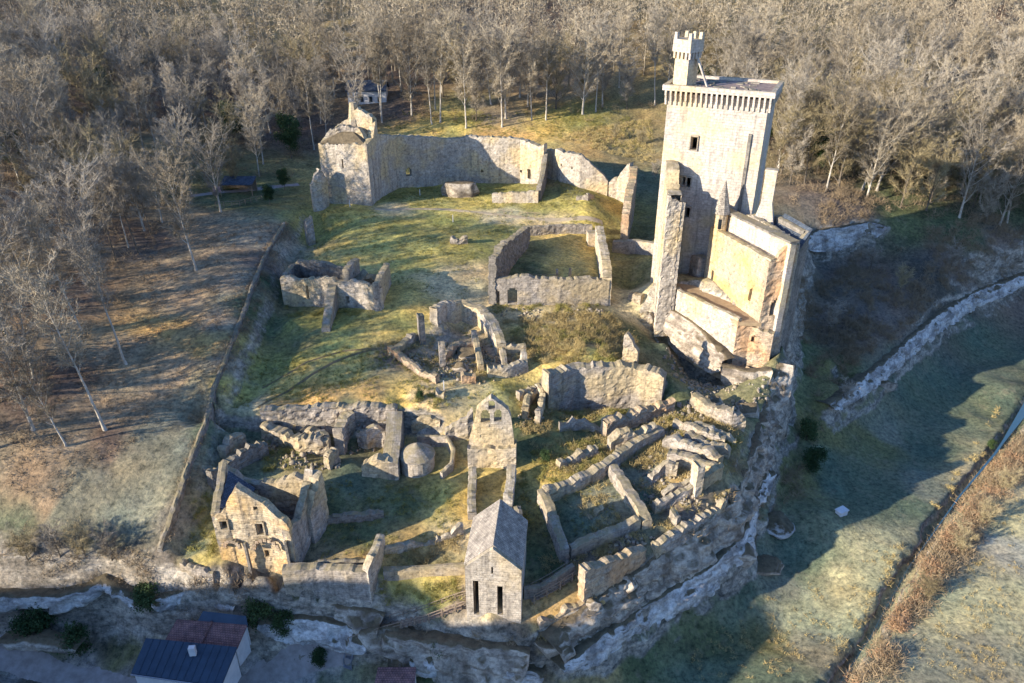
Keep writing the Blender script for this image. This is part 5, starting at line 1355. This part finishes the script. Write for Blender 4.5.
scrub('ditch_scrub', 'straw and brambles between the walls of the lower ward', 'scrub', [[(256,420),(400,420),(400,432),(256,440)], [(600,440),(690,415),(745,440),(700,465),(640,470)], [(520,400),(560,395),(548,430),(515,440)], [(385,550),(465,530),(465,570),(385,575)], [(530,640),(590,595),(640,560),(590,610),(550,655)]], 1.8, 50, .6, .55, .05, 1.1, 'straw', 17, -.1, 2.4)
scrub('river_reeds', 'orange-brown reeds and brambles along the far bank of the stream', 'reeds', [[(1024,442),(1000,462),(975,494),(950,530),(925,566),(906,602),(888,634),(864,668),(850,690),(870,690),(892,648),(915,606),(944,566),(978,520),(1024,472)]], 1.3, 110, 1.3, .75, .07, .7, 'reed', 5, -.05, 2.4)
scrub('bank_grass', 'pale frosted grass fringe on the near bank of the stream', 'grass', [[(1000,400),(985,430),(950,480),(900,545),(862,605),(830,660),(842,664),(874,612),(905,560),(958,490),(990,446)]], 1.6, 30, .5, .5, .05, 1.0, 'straw', 6, .0)
scrub('meadow_tufts', 'dry grass tufts on the bank behind the curtain wall', 'grass', [[(590,128),(650,118),(655,165),(600,150),(560,140)]], 1.2, 30, .7, .6, .06, 1.2, 'straw', 7, -.2)
scrub('wall_foot_plants', 'low ivy and weeds along the feet of the ruined walls', 'weeds', [[(286,306),(384,314),(384,322),(286,318)], [(548,405),(662,402),(662,412),(548,416)], [(490,306),(608,308),(608,316),(490,314)], [(400,425),(440,420),(445,440),(405,440)], [(520,470),(545,500),(548,540),(524,540)], [(604,440),(680,415),(690,425),(610,455)]], 2.5, 40, .5, .45, .05, 1.0, 'moss', 8, -.1)

scrub('lawn_tufts', 'short tufts of winter grass over the courts and lawns', 'grass', [[(310,210),(600,215),(600,225),(480,240),(480,300),(400,330),(260,400),(440,412),(520,400),(500,330),(430,300),(300,260)], [(390,185),(600,185),(600,210),(390,206)], [(250,350),(440,350),(440,410),(230,410)], [(400,112),(650,112),(655,150),(380,128)], [(330,480),(460,480),(460,560),(320,560)], [(560,488),(630,470),(640,520),(575,545)]], 2.0, 16, .3, .36, .05, 1.2, 'moss', 31, -.1, 3)
scrub('ward_brush', 'brown weeds and dead grass between the walls of the eastern ward', 'weeds', [[(520,425),(600,430),(690,405),(745,425),(735,492),(640,560),(585,600),(540,570),(560,500)], [(380,345),(440,335),(520,350),(520,385),(440,388)], [(548,402),(660,400),(660,414),(548,418)]], 1.7, 40, .55, .55, .05, 1.1, 'straw', 41, -.15, 2.2)
scrub('leaf_litter', 'fallen leaves and dead bracken on the brown left slope', 'leaf litter', [[(150,230),(280,225),(240,330),(205,410),(60,500),(0,500),(0,450),(70,390),(120,310)]], 1.2, 16, .5, .3, .07, .5, 'brush', 32, -.1, 4)
scrub('meadow_grass', 'coarse frosted grass tufts on the valley meadows', 'grass', [[(690,650),(760,600),(910,540),(850,640),(830,683),(700,683)], [(900,683),(930,620),(1024,490),(1024,683)]], 1.6, 14, .35, .34, .05, 1.2, 'straw', 33, .05, 1.4)
# ------------------------------------------------------------------ trees
def tube_np(path, r, n):
    path = np.array(path); t = np.gradient(path, axis=0); t /= np.linalg.norm(t, axis=1)[:, None] + 1e-9
    ref = np.array([0, 0, 1.0]) if abs(t[0, 2]) < .9 else np.array([1.0, 0, 0])
    u = np.cross(t, ref); u /= np.linalg.norm(u, axis=1)[:, None] + 1e-9; w = np.cross(t, u)
    a = np.linspace(0, 2 * np.pi, n, endpoint=False)
    V = path[:, None, :] + np.array(r)[:, None, None] * (np.cos(a)[None, :, None] * u[:, None, :] + np.sin(a)[None, :, None] * w[:, None, :])
    m_ = len(path); ids = np.arange(m_ * n).reshape(m_, n)
    q = np.stack([ids[:-1], np.roll(ids, -1, 1)[:-1], np.roll(ids, -1, 1)[1:], ids[1:]], -1).reshape(-1, 4)
    tri = np.concatenate([q[:, [0, 1, 2]], q[:, [0, 2, 3]]])
    return V.reshape(-1, 3), tri

class TriBag:
    def __init__(s): s.v, s.t, s.n = [], [], 0
    def add(s, v, t): s.v.append(v); s.t.append(t + s.n); s.n += len(v)
    def get(s): return np.concatenate(s.v), np.concatenate(s.t)

def gen_tree(seed, H=22.0, R=4.5, low=.3, ntw=5200, tw=.062, tl=1.15, nl=20, lean=.03, ang=(25, 60), trunk_r=.24):
    rng = np.random.default_rng(seed)
    trunk, crown = TriBag(), TriBag()
    hs = np.linspace(-.6, H * .93, 14)
    wob = np.cumsum(rng.normal(0, lean * H / 14, (14, 2)), 0); wob -= wob[0]
    path = np.stack([wob[:, 0], wob[:, 1], hs], -1)
    rad = trunk_r * (1 - .93 * np.clip(hs / (H * .93), 0, 1) ** .8) + .02; rad[0] *= 1.5
    trunk.add(*tube_np(path, rad, 7))
    ends = []                                                          # (point, direction, weight)
    az = rng.uniform(0, 6.28)
    for i in range(nl):
        f = low + (1 - low) * .95 * (i / (nl - 1)) ** .85
        h = f * H * .93; az += 2.4 + rng.normal(0, .3)
        base = np.array([np.interp(h, hs, path[:, 0]), np.interp(h, hs, path[:, 1]), h])
        prof = math.sin(math.pi * (.16 + .8 * (1 - f) / (1 - low + 1e-6)) ** .8) if f > low else .6
        L = R * (.35 + .8 * max(.1, prof)) * rng.uniform(.7, 1.2)
        el = math.radians(rng.uniform(*ang))
        m_ = 7; s = np.linspace(0, 1, m_)
        out = np.array([math.cos(az), math.sin(az), 0]); curl = rng.normal(0, .18, (m_, 3)).cumsum(0) * L / 7
        lp = base + out * (s * L * math.cos(el))[:, None] + np.array([0, 0, 1.0]) * (s ** 1.3 * L * (math.sin(el) + .45))[:, None] + curl * s[:, None]
        r0 = max(.035, float(np.interp(h, hs, rad)) * .5)
        trunk.add(*tube_np(lp, r0 * (1 - .85 * s) + .01, 4))
        for j in range(8):
            t_ = rng.uniform(.25, 1.0); b = np.array([np.interp(t_, s, lp[:, k]) for k in range(3)])
            d_ = out * .6 + rng.normal(0, .7, 3); d_[2] = abs(d_[2]) * .6 + .35; d_ /= np.linalg.norm(d_)
            SL = L * rng.uniform(.25, .55); ss = np.linspace(0, 1, 4)
            sp_ = b + d_ * (ss * SL)[:, None] + rng.normal(0, .06, (4, 3)).cumsum(0) * SL
            crown.add(*tube_np(sp_, .065 * (1 - .7 * ss) + .012, 3))
            for q in sp_[1:]: ends.append((q, d_))
        for k in (3, 4, 5, 6): ends.append((lp[k], (lp[k] - lp[k - 1]) / np.linalg.norm(lp[k] - lp[k - 1])))
    for k in range(9, 14): ends.append((path[k], np.array([0, 0, 1.0])))
    E = np.array([e[0] for e in ends]); D = np.array([e[1] for e in ends])
    pick_ = rng.integers(0, len(E), ntw)
    dd = D[pick_] * .8 + rng.normal(0, .62, (ntw, 3)); dd[:, 2] += .28; dd /= np.linalg.norm(dd, axis=1)[:, None]
    b = E[pick_] + rng.normal(0, .2, (ntw, 3)); L = tl * rng.uniform(.4, 1.25, ntw)
    side = np.cross(dd, rng.normal(size=(ntw, 3))); side /= np.linalg.norm(side, axis=1)[:, None]
    V = np.stack([b - side * tw / 2, b + side * tw / 2, b + dd * L[:, None]], 1).reshape(-1, 3)
    crown.add(V, np.arange(ntw * 3).reshape(-1, 3))
    return trunk.get(), crown.get()

def tree_proto(seed, bark, twig, name='bare_tree', **kw):
    (tv, tt), (cv, ct) = gen_tree(seed, **kw)
    return (new_mesh('trunk', tv, tt, M[bark], smooth=True), new_mesh('crown', cv, ct, M[twig]), (cv, ct, tv, tt))

PROTO = {
 'wide0': tree_proto(1, 'bark', 'twig', H=17, R=6.6, low=.16, ntw=5200, trunk_r=.3),
 'wide1': tree_proto(2, 'bark', 'twig2', H=18, R=6.2, low=.2, ntw=5200, trunk_r=.3),
 'wide2': tree_proto(3, 'barkd', 'twig3', H=15, R=6.4, low=.14, ntw=5200),
 'wide3': tree_proto(4, 'bark', 'twig', H=21, R=5.0, low=.3, ntw=5200),
 'tall0': tree_proto(5, 'bark', 'twig', H=25, R=3.6, low=.42, ntw=4500, ang=(35, 65)),
 'tall1': tree_proto(6, 'bark', 'twig2', H=26, R=3.4, low=.45, ntw=4500, ang=(35, 65)),
 'tall2': tree_proto(7, 'barkd', 'twig2', H=24, R=3.8, low=.38, ntw=4500),
 'small0': tree_proto(8, 'barkd', 'twig3', H=10, R=3.6, low=.12, ntw=4200, trunk_r=.14, tl=1.0),
 'small1': tree_proto(9, 'barkd', 'twig2', H=12, R=3.8, low=.15, ntw=4200, trunk_r=.16, tl=1.0),
}
def leafy(seed, H, R, low, n_, size):
    rng = np.random.default_rng(seed)
    nc = 26; c = rng.normal(size=(nc, 3)); c /= np.linalg.norm(c, axis=1)[:, None]; c *= rng.uniform(.35, .95, nc)[:, None]
    c = c * [R, R, (H * (1 - low)) / 2] + [0, 0, H * (1 + low) / 2]
    w = rng.integers(0, nc, n_); b = c[w] + rng.normal(0, R * .22, (n_, 3))
    a = rng.normal(size=(n_, 3)); a /= np.linalg.norm(a, axis=1)[:, None]; d_ = np.cross(a, rng.normal(size=(n_, 3))); d_ /= np.linalg.norm(d_, axis=1)[:, None]
    V = np.stack([b - a * size / 2, b + a * size / 2, b + d_ * size], 1).reshape(-1, 3)
    hs = np.linspace(-.4, H * .8, 6); tr = tube_np(np.stack([hs * 0, hs * 0, hs], -1), .2 * (1 - .8 * hs / H), 6)
    return new_mesh('trunk', *tr, M['barkd'], smooth=True), new_mesh('crown', V, np.arange(n_ * 3).reshape(-1, 3), M['ever'])
PROTO['ever0'] = leafy(21, 13, 2.8, .15, 5200, .34)
PROTO['ever1'] = leafy(22, 5, 2.0, .05, 3000, .26)

def place_tree(kind, x, y, label, group=None, s=1.0, rz=0.0, tilt=(0, 0), name='bare_tree', cat='tree', z=None, sz=None):
    tr, cr = PROTO[kind][0], PROTO[kind][1]
    zz = ground(x, y) if z is None else z
    r = thing(name, label, cat, (x, y, zz), rz, group)
    r.rotation_euler = (tilt[0], tilt[1], rz); r.scale = (s, s, (sz or s))
    for nm, me in (('trunk', tr), ('crown', cr)):
        c = bpy.data.objects.new(nm, me); COL.objects.link(c); c.parent = r
    return r
def at_tree(kind, px, py, label, top=None, **kw):
    p = hit(px, py)
    s = kw.pop('s', 1.0)
    if top is not None:
        hh = ztop(p[0], p[1], top) - p[2]; H0 = PROTO[kind][1].vertices
        zz = max(v.co.z for v in list(H0)[::30]); s = hh / zz
    return place_tree(kind, p[0], p[1], label, s=s, **kw)

# single trees that can be told apart
R_ = math.radians
at_tree('tall0', 105, 430, 'tall pale-trunked bare tree leaning left at the lower edge of the left wood', 262, tilt=(R_(-2), R_(-9)))
at_tree('wide3', 66, 446, 'thin bare tree at the bottom left corner of the wood', 350, tilt=(0, R_(-10)))
at_tree('tall1', 126, 364, 'slim bare tree between the leaning pale tree and the brown slope', 215, tilt=(0, R_(-5)))
at_tree('wide3', 196, 270, 'bare tree with a mossy yellow-green trunk standing alone on the brown slope', 150, tilt=(0, R_(-4)))
at_tree('tall2', 139, 254, 'dark-trunked bare tree on the slope left of the mossy trunk', 140, tilt=(0, R_(-6)))
at_tree('wide1', 221, 212, 'pale-trunked bare tree at the wood edge near the left boundary wall', 110, tilt=(0, R_(-2)))
at_tree('tall2', 151, 234, 'thin dark bare tree second from the right at the left wood edge', 150, tilt=(0, R_(-3)))
at_tree('wide1', 162, 222, 'small-crowned bare tree at the left wood edge above the brown slope', 140)
at_tree('tall0', 382, 122, 'tall white-trunked bare tree directly above the corner tower', 25, tilt=(0, R_(-2)))
at_tree('tall1', 432, 124, 'white-trunked slightly curved bare tree above the left end of the curtain wall', 34, tilt=(0, R_(-3)))
at_tree('tall0', 442, 93, 'slender pale bare tree set back behind the curved white trunk', 10)
at_tree('wide3', 466, 128, 'bare tree with a full pale crown on the lawn behind the curtain wall', 28)
at_tree('wide3', 502, 127, 'straight bare tree on the lawn right of the full-crowned pale one', 22)
at_tree('tall1', 596, 112, 'pair-forming thin pale bare tree at the back of the lawn, left of the keep', 12)
at_tree('tall0', 546, 120, 'dark-stemmed bare tree at the wood edge above the pier of the curtain wall', 20)
at_tree('wide0', 862, 190, 'large bare tree with a slanting pale trunk on the slope right of the keep', 82, tilt=(0, R_(9)))
at_tree('wide1', 998, 198, 'bare tree with a slanting trunk at the far right above the valley', 110, tilt=(0, R_(13)))

# the wood: every tree placed in world space
EDGE_L = [(-400,800),(-400,-200),(1500,-200),(1500,232),(1024,232),(960,222),(915,210),(880,204),(840,196),(790,188),(770,180),(700,140),(655,112),(600,113),(540,121),(500,125),(440,125),(395,121),(352,126),(300,160),(240,186),(205,206),(160,216),(128,250),(112,300),(96,345),(70,385),(38,430),(0,452),(-80,470),(-400,600)]
rng = np.random.default_rng(77)
cand = []
cell = {}
def try_pt(x, y, dmin):
    k = (int(x // 6), int(y // 6))
    for i in range(k[0] - 2, k[0] + 3):
        for j in range(k[1] - 2, k[1] + 3):
            for (a, b) in cell.get((i, j), ()):
                if (a - x) ** 2 + (b - y) ** 2 < dmin * dmin: return False
    cell.setdefault(k, []).append((x, y)); return True
for _ in range(26000):
    y = rng.uniform(70, 420); x = rng.uniform(-.80, .80) * (y + 30)
    zz = ground(x, y); px, py, Z = proj(x, y, zz)
    if py < -150 or px < -160 or px > 1180: continue
    if not inpoly(px, py, EDGE_L): continue
    # leave the houses in the wood and a few gaps open
    if 338 < px < 395 and 92 < py < 122: continue
    dm = 6.2 + max(0, (y - 150)) * .010
    if not try_pt(x, y, dm): continue
    cand.append((x, y, px, py, Z))
print('forest trees', len(cand))
for _ in range(420):
    px, py = rng.uniform(770, 1040), rng.uniform(150, 232)
    if not inpoly(px, py, EDGE_L): continue
    q = hit(px, py)
    if try_pt(q[0], q[1], 4.0): cand.append((q[0], q[1], px, py, proj(*q)[2] - 400))
    if len(cell) > 1e9: break
low_edge = set(id(c) for c in cand if c[4] < 0)
cand.sort(key=lambda c: c[4])
inview = [c for c in cand if -25 < c[2] < 1050]
near = inview[:282]
nearset = set(id(c) for c in near)
kinds = ['wide0', 'wide1', 'wide2', 'wide3', 'tall0', 'tall1', 'tall2', 'small0', 'small1']
pr = np.array([.19, .17, .15, .15, .06, .05, .08, .08, .07])
def area_label(px, py):
    if px < 340: return ('bare winter tree in the dense grey-brown wood on the left slope', 'trees of the left wood')
    if px < 680: return ('bare winter tree in the band of wood behind the curtain wall lawn', 'trees behind the lawn')
    return ('bare winter tree in the wood on the hillside right of the keep', 'trees of the right hillside')
for c in near:
    k = kinds[rng.choice(9, p=pr)]
    if rng.random() < .035:
        place_tree('ever0', c[0], c[1], 'dark ivy-green evergreen tree standing among the bare trees', 'evergreens in the wood', s=rng.uniform(.7, 1.1), rz=rng.uniform(0, 6.28), name='evergreen_tree'); continue
    if id(c) in low_edge: k = ['small0', 'small1', 'wide2', 'wide0'][int(rng.integers(0, 4))]
    lb, gr = area_label(c[2], c[3])
    ss = rng.uniform(.78, 1.08) * (.76 if 110 < c[2] < 340 and c[3] > 110 else .9 if c[2] < 340 else 1)
    place_tree(k, c[0], c[1], lb, gr, s=ss, rz=rng.uniform(0, 6.28), tilt=(rng.normal(0, .05), rng.normal(0, .05)))
# the rest of the wood, as one mass
BV, BT, nb = [], [], 0
lite = {}
for k in kinds:
    cv, ct, tv, tt = PROTO[k][2]
    r2 = np.random.default_rng(5)
    ntri = len(ct); tws = ct[-(5200 if k.startswith('wide') else 4500 if k.startswith('tall') else 4200):]
    selt = tws[r2.choice(len(tws), 1150, replace=False)]
    v = cv[selt.ravel()].reshape(-1, 3, 3).copy(); midp = (v[:, 0] + v[:, 1]) / 2; sd = v[:, 1] - v[:, 0]
    v[:, 0] = midp - sd * 1.35; v[:, 1] = midp + sd * 1.35
    lite[k] = (v.reshape(-1, 3), tv[tt[:26 * 7]].reshape(-1, 3))
VV = []
for c in cand:
    if id(c) in nearset: continue
    k = kinds[rng.choice(9, p=pr)]; a = rng.uniform(0, 6.28); s = rng.uniform(.75, 1.15)
    v = np.concatenate(lite[k]) * s; ca, sa = math.cos(a), math.sin(a)
    v = np.stack([v[:, 0] * ca - v[:, 1] * sa + c[0], v[:, 0] * sa + v[:, 1] * ca + c[1], v[:, 2] + ground(c[0], c[1])], -1)
    VV.append(v.astype(np.float32))
VV = np.concatenate(VV)
link('far_woodland', new_mesh('far_woodland', VV, np.arange(len(VV)).reshape(-1, 3), M['twig']), label='mass of bare winter woodland rising behind the castle', cat='woodland', kind='stuff')
# undergrowth on the forest floor
up_ = []
for c in cand:
    if c[4] < 260:
        for _ in range(3): up_.append((c[0] + rng.normal(0, 2.5), c[1] + rng.normal(0, 2.5)))
up_ = np.array(up_); q = np.concatenate([up_, ground(up_[:, 0], up_[:, 1])[:, None]], 1)
V_, T_ = blades(q, 0, 60, 1.8, 1.6, .06, 1.2, rng)
link('forest_undergrowth', new_mesh('forest_undergrowth', V_, T_, M['brush']), label='leafless undergrowth on the forest floor', cat='undergrowth', kind='stuff')

# shrubs
SH = [
 (812,470,'ever1',.9,'dark evergreen shrub clinging to the cliff foot at the meadow corner'),(806,440,'ever1',.8,'evergreen shrub on the rock slope below the keep wing, upper of two'),(60,556,'small1',.42,'dark leafless thicket above the village cliff, left'),
 (85,556,'small0',.45,'reddish leafless thicket above the village cliff, middle'),(112,560,'small1',.4,'leafless thicket above the pale cave cliff'),(28,560,'small0',.42,'leafless thicket at the left frame edge above the village cliff'),
 (958,552,'small0',.4,'orange-brown bush on the stream bank, nearest the bend'),(984,525,'small0',.4,'orange-brown bush on the stream bank by the bright meadow'),(925,600,'small0',.36,'orange-brown bush half way down the stream bank'),(1003,492,'small0',.4,'orange-brown bush at the top of the stream bank'),
 (990,448,'ever1',.35,'small dark bush standing in the stream near the right edge'),
 (545,462,'ever1',.4,'small rounded green shrub beside the overgrown mound'),(575,312,'small1',.25,'tiny bare shrub at the foot of the dwelling front wall'),(420,400,'ever1',.35,'yellow-green shrub by the near edge of the middle meadow'),
 (262,625,'ever1',.8,'dark ivy shrub beside the blue-roofed house'),(285,632,'ever1',.7,'dark ivy shrub on the rocks right of the blue-roofed house'),(150,610,'ever1',.8,'dark shrub above the red-tiled annex'),(40,640,'ever1',1.0,'dark green shrub below the pale cliff, left'),(80,655,'ever1',.9,'dark green shrub in front of the cave'),
 (440,660,'ever1',.6,'dark shrub right of the mauve roof'),(320,664,'ever1',.5,'low green shrub between path and rocks'),
 (270,205,'ever0',.4,'dark evergreen bush at the back left of the court ditch'),(285,190,'ever0',.45,'dark evergreen bush beside the corner tower, left'),(240,140,'ever0',.7,'dark evergreen clump in the left wood near the clearing'),
 (845,405,'small1',.4,'bare grey bush on top of the valley limestone band'),(870,270,'small1',.45,'bare grey bush under the upper rock band'),(830,330,'small1',.5,'bare grey bush on the dark slope right of the keep'),(900,290,'small0',.5,'bare brown bush on the shaded slope, right of the upper rock band'),(950,270,'small1',.5,'bare grey bush on the shaded slope near the right edge'),
 (640,145,'small0',.4,'bare brown bush behind the curtain wall gap'),(615,140,'small0',.35,'bare brown bush on the bank behind the curtain wall'),(655,180,'small1',.4,'bare bush in the gap left of the keep'),
]
for i, (px, py, k, s, lb) in enumerate(SH):
    p = hit(px, py); place_tree(k, p[0], p[1], lb, s=s, rz=i * 1.3, name='shrub', cat='shrub', sz=s * (.8 if k.startswith('small') else 1))

# ------------------------------------------------------------------ village houses at the foot of the rock
ZV = -20.2
def house(label, roofpx, zr, mat, wallmat='render', drop=3.2, name='house', cat='house', over=.3, extra_pitch=0.0, chimney=False):
    q = [P(px, py, z) for (px, py), z in zip(roofpx, zr)]
    c = sum(q) / len(q); root = thing(name, label, cat, (c[0], c[1], min(zr) - drop))
    part('roof', mat, slab(*q, .22), root)
    inn = [c + (v - c) * .95 for v in q]; base = min(zr) - drop
    ins = [(v[0], v[1], v[2] - .25) for v in inn]
    mb = MB()
    for i in range(4):
        a, b = ins[i], ins[(i + 1) % 4]; mb.quad((a[0], a[1], base), (b[0], b[1], base), b, a)
    part('wall', wallmat, mb, root)
    return root, q, base
# roof corners: near left, near right, far right, far left
hA, q, bs = house('modern house with a single blue metal roof and white walls, bottom left', [(131,673),(221,686),(237,647),(146,638)], [-17.2,-17.2,-15.6,-15.6], 'blueroof')
mb = MB(); a, b = q[0], q[1]; d_ = (b - a) / np.linalg.norm(b - a)
mb.tube([tuple(a + np.array([0, -.12, -.12])), tuple(b + np.array([0, -.12, -.12]))], [.09, .09], 6); part('gutter', 'metal', mb, hA)
p0 = a + d_ * 2.2; mb = MB(); mb.box(p0[0], p0[1] + .4, bs + .8, 1.1, .3, 1.2, math.atan2(d_[1], d_[0])); w_ = part('window', 'glass', mb, hA)
p0 = a + d_ * 6; mb = MB(); mb.box(p0[0], p0[1] + .4, bs, 1.0, .3, 2.1, math.atan2(d_[1], d_[0])); part('door', 'wood', mb, hA)
mb = MB(); c_ = (q[2] + q[3]) / 2; mb.box(c_[0] + .6, c_[1] - 1.2, c_[2] - .5, .7, .5, 1.2, .1); ch_ = part('chimney', 'render', mb, hA)
for i in range(1, 12):
    t_ = i / 12; u0_ = q[0] + (q[1] - q[0]) * t_; u1_ = q[3] + (q[2] - q[3]) * t_
    mb = MB(); mb.tube([tuple(u0_ + np.array([0, 0, .03])), tuple(u1_ + np.array([0, 0, .03]))], [.035, .035], 4); part('roof_seam', 'blueroof', mb, hA)
hB, q, bs = house('older annex with a faded red tile roof behind the blue-roofed house', [(165,640),(237,648),(247,625),(177,619)], [-16.4,-16.4,-15.2,-15.2], 'redroof')
m_ = (q[0] + q[1]) / 2; n_ = (q[2] + q[3]) / 2
mb = MB(); mb.tube([tuple(m_ + np.array([0, 0, .1])), tuple(n_ + np.array([0, 0, .1]))], [.18, .18], 6); part('roof_seam', 'redroof', mb, hB)
hC, q, bs = house('narrow blue-roofed lean-to under the rock behind the red annex', [(197,622),(248,626),(246,616),(203,611)], [-15.3,-15.3,-14.6,-14.6], 'blueroof')
hD, q, bs = house('small shed with a mauve roof at the bottom edge under the cave', [(373,690),(414,690),(416,667),(378,667)], [-17.6,-17.6,-17.0,-17.0], 'redroof', name='shed', cat='shed')
# house in the wood
p = hit(367, 104); s0 = thing('forest_house', 'small pale house with a grey roof half hidden in the wood above the corner tower', 'house', (p[0], p[1], p[2]))
mb = MB(); mb.box(p[0], p[1] + 3, p[2] - 1, 11, 6, 5.0, .05); part('wall', 'render', mb, s0)
a = [np.array([p[0] + sx * 5.9, p[1] + 3 + sy, p[2] + zz]) for sx, sy, zz in ((-1, -3.4, 3.8), (1, -3.4, 3.8), (1, 0, 6.2), (-1, 0, 6.2))]
b = [np.array([p[0] + sx * 5.9, p[1] + 3 + sy, p[2] + zz]) for sx, sy, zz in ((-1, 0.02, 6.2), (1, 0.02, 6.2), (1, 3.4, 3.8), (-1, 3.4, 3.8))]
part('roof', 'slate', slab(*a, .25), s0); part('roof', 'slate', slab(*b, .25), s0)
for i in range(4):
    mb = MB(); mb.box(p[0] - 3.8 + i * 2.5, p[1] - .02, p[2] + .6, .9, .12, 1.5, .05); part('window', 'glass', mb, s0)
p = hit(240, 192); s1 = thing('forest_shed', 'low open shed with a dark slate roof left of the corner tower', 'shed', tuple(p))
a = [np.array([p[0] + sx, p[1] + sy, p[2] + zz]) for sx, sy, zz in ((-3.6, -1.8, 2.2), (3.6, -1.8, 2.2), (3.6, 2, 3.1), (-3.6, 2, 3.1))]
part('roof', 'slate', slab(*a, .15), s1)
for sx in (-3.3, 3.3):
    for sy in (-1.6, 1.8):
        mb = MB(); mb.box(p[0] + sx, p[1] + sy, p[2] - .3, .18, .18, 2.6 + (sy > 0) * .7); part('post', 'wood', mb, s1)
mb = MB(); mb.box(p[0], p[1] + 1.9, p[2] - .3, 6.6, .12, 3.0); part('wall', 'wood', mb, s1)

# ------------------------------------------------------------------ boardwalk stairs, rails, benches and posts
def rail_run(label, line, height=1.0, posts=1.6, name='wooden_railing', cat='railing', rails=2, mat='wood', deck=None):
    W = [hit(*q) for q in line]; W = resample(W, .5)
    for w in W: w[2] = ground(w[0], w[1])
    if deck: # smooth the profile
        zs = np.linspace(W[0][2] + .25, W[-1][2] + .25, len(W))
        for w, z in zip(W, zs): w[2] = max(z, w[2] + .12)
    root = thing(name, label, cat, tuple(W[len(W) // 2]))
    step = max(1, int(posts / .5))
    sides = [0] if not deck else [-deck / 2, deck / 2]
    for s in sides:
        pts = []
        for i, w in enumerate(W):
            a = W[min(i + 1, len(W) - 1)] - W[max(i - 1, 0)]; n_ = np.array([-a[1], a[0], 0]); n_ /= np.linalg.norm(n_) + 1e-9
            pts.append(w + n_ * s)
        for p_ in pts[::step]:
            mb = MB(); mb.box(p_[0], p_[1], p_[2] - .4, .12, .12, height + .4); part('post', mat, mb, root)
        for r in range(rails):
            h_ = height * (1 - r * .45)
            mb = MB(); mb.tube([(p_[0], p_[1], p_[2] + h_) for p_ in pts], [.05] * len(pts), 5); part('rail', mat, mb, root)
    if deck:
        mb = MB()
        for i in range(0, len(W) - 1):
            w, v = W[i], W[i + 1]; a = math.atan2(v[1] - w[1], v[0] - w[0]); mb.box(w[0], w[1], w[2] - .1, .46, deck, .08, a)
        part('deck', mat, mb, root)
    return root
rail_run('reddish wooden stairway with railings climbing from the village path to the chapel tower', [(350,640),(385,632),(425,618),(464,604)], deck=1.5, name='wooden_stairway', cat='stairway')
rail_run('short steel-edged stair at the bottom beside the path', [(348,668),(352,650),(356,640)], deck=1.0, name='metal_stair', cat='stairs', mat='metal')
rail_run('wooden walkway with rails in the shade right of the chapel tower', [(531,598),(552,588),(572,574)], deck=1.6, name='wooden_walkway', cat='walkway')
rail_run('low wooden rail along the path in the upper court', [(496,213),(512,213)], height=.7, rails=1)
rail_run('low wooden rail along the path, right of the other', [(520,215),(540,216)], height=.7, rails=1)
rail_run('wooden guard rail behind the dwelling front wall', [(528,279),(560,280)], height=1.0)
rail_run('wooden fence at the wood edge beside the dark shed', [(216,207),(240,206),(262,200)], height=1.1)
for i, (px, py, lb) in enumerate([(350,207,'white marker post in front of the corner tower'),(420,196,'white marker post on the lawn left of the pale rock'),(453,222,'wooden post on the path across the upper court'),(444,390,'white upright post on the middle meadow edge')]):
    p = hit(px, py); mb = MB(); mb.box(p[0], p[1], p[2] - .3, .16, .16, 1.9, .2, .8)
    o = mb.build('marker_post', M['render'], label=lb, cat='post'); centre(o)
p = hit(841, 514); bx = thing('trough', 'small white box-shaped trough alone on the shaded meadow', 'trough', tuple(p), .5)
for nm, a in (('body', (0, 0, -.2, 1.5, 1.0, .9)), ('rim', (0, 0, .7, 1.7, 1.2, .14))):
    mb = MB(); mb.box(*a); o = mb.build(nm, M['render'], bx)
p = hit(218, 196); sg = thing('information_board', 'reddish information board on two posts at the wood edge', 'sign', tuple(p), .1)
for s in (-.7, .7):
    mb = MB(); mb.box(s, 0, -.3, .12, .12, 2.6); mb.build('post', M['wood'], sg)
mb = MB(); mb.box(0, -.1, .9, 1.7, .08, 1.3); mb.build('panel', plain_mat('mauve_panel', (.40, .25, .27), (.3, .2, .22)), sg)
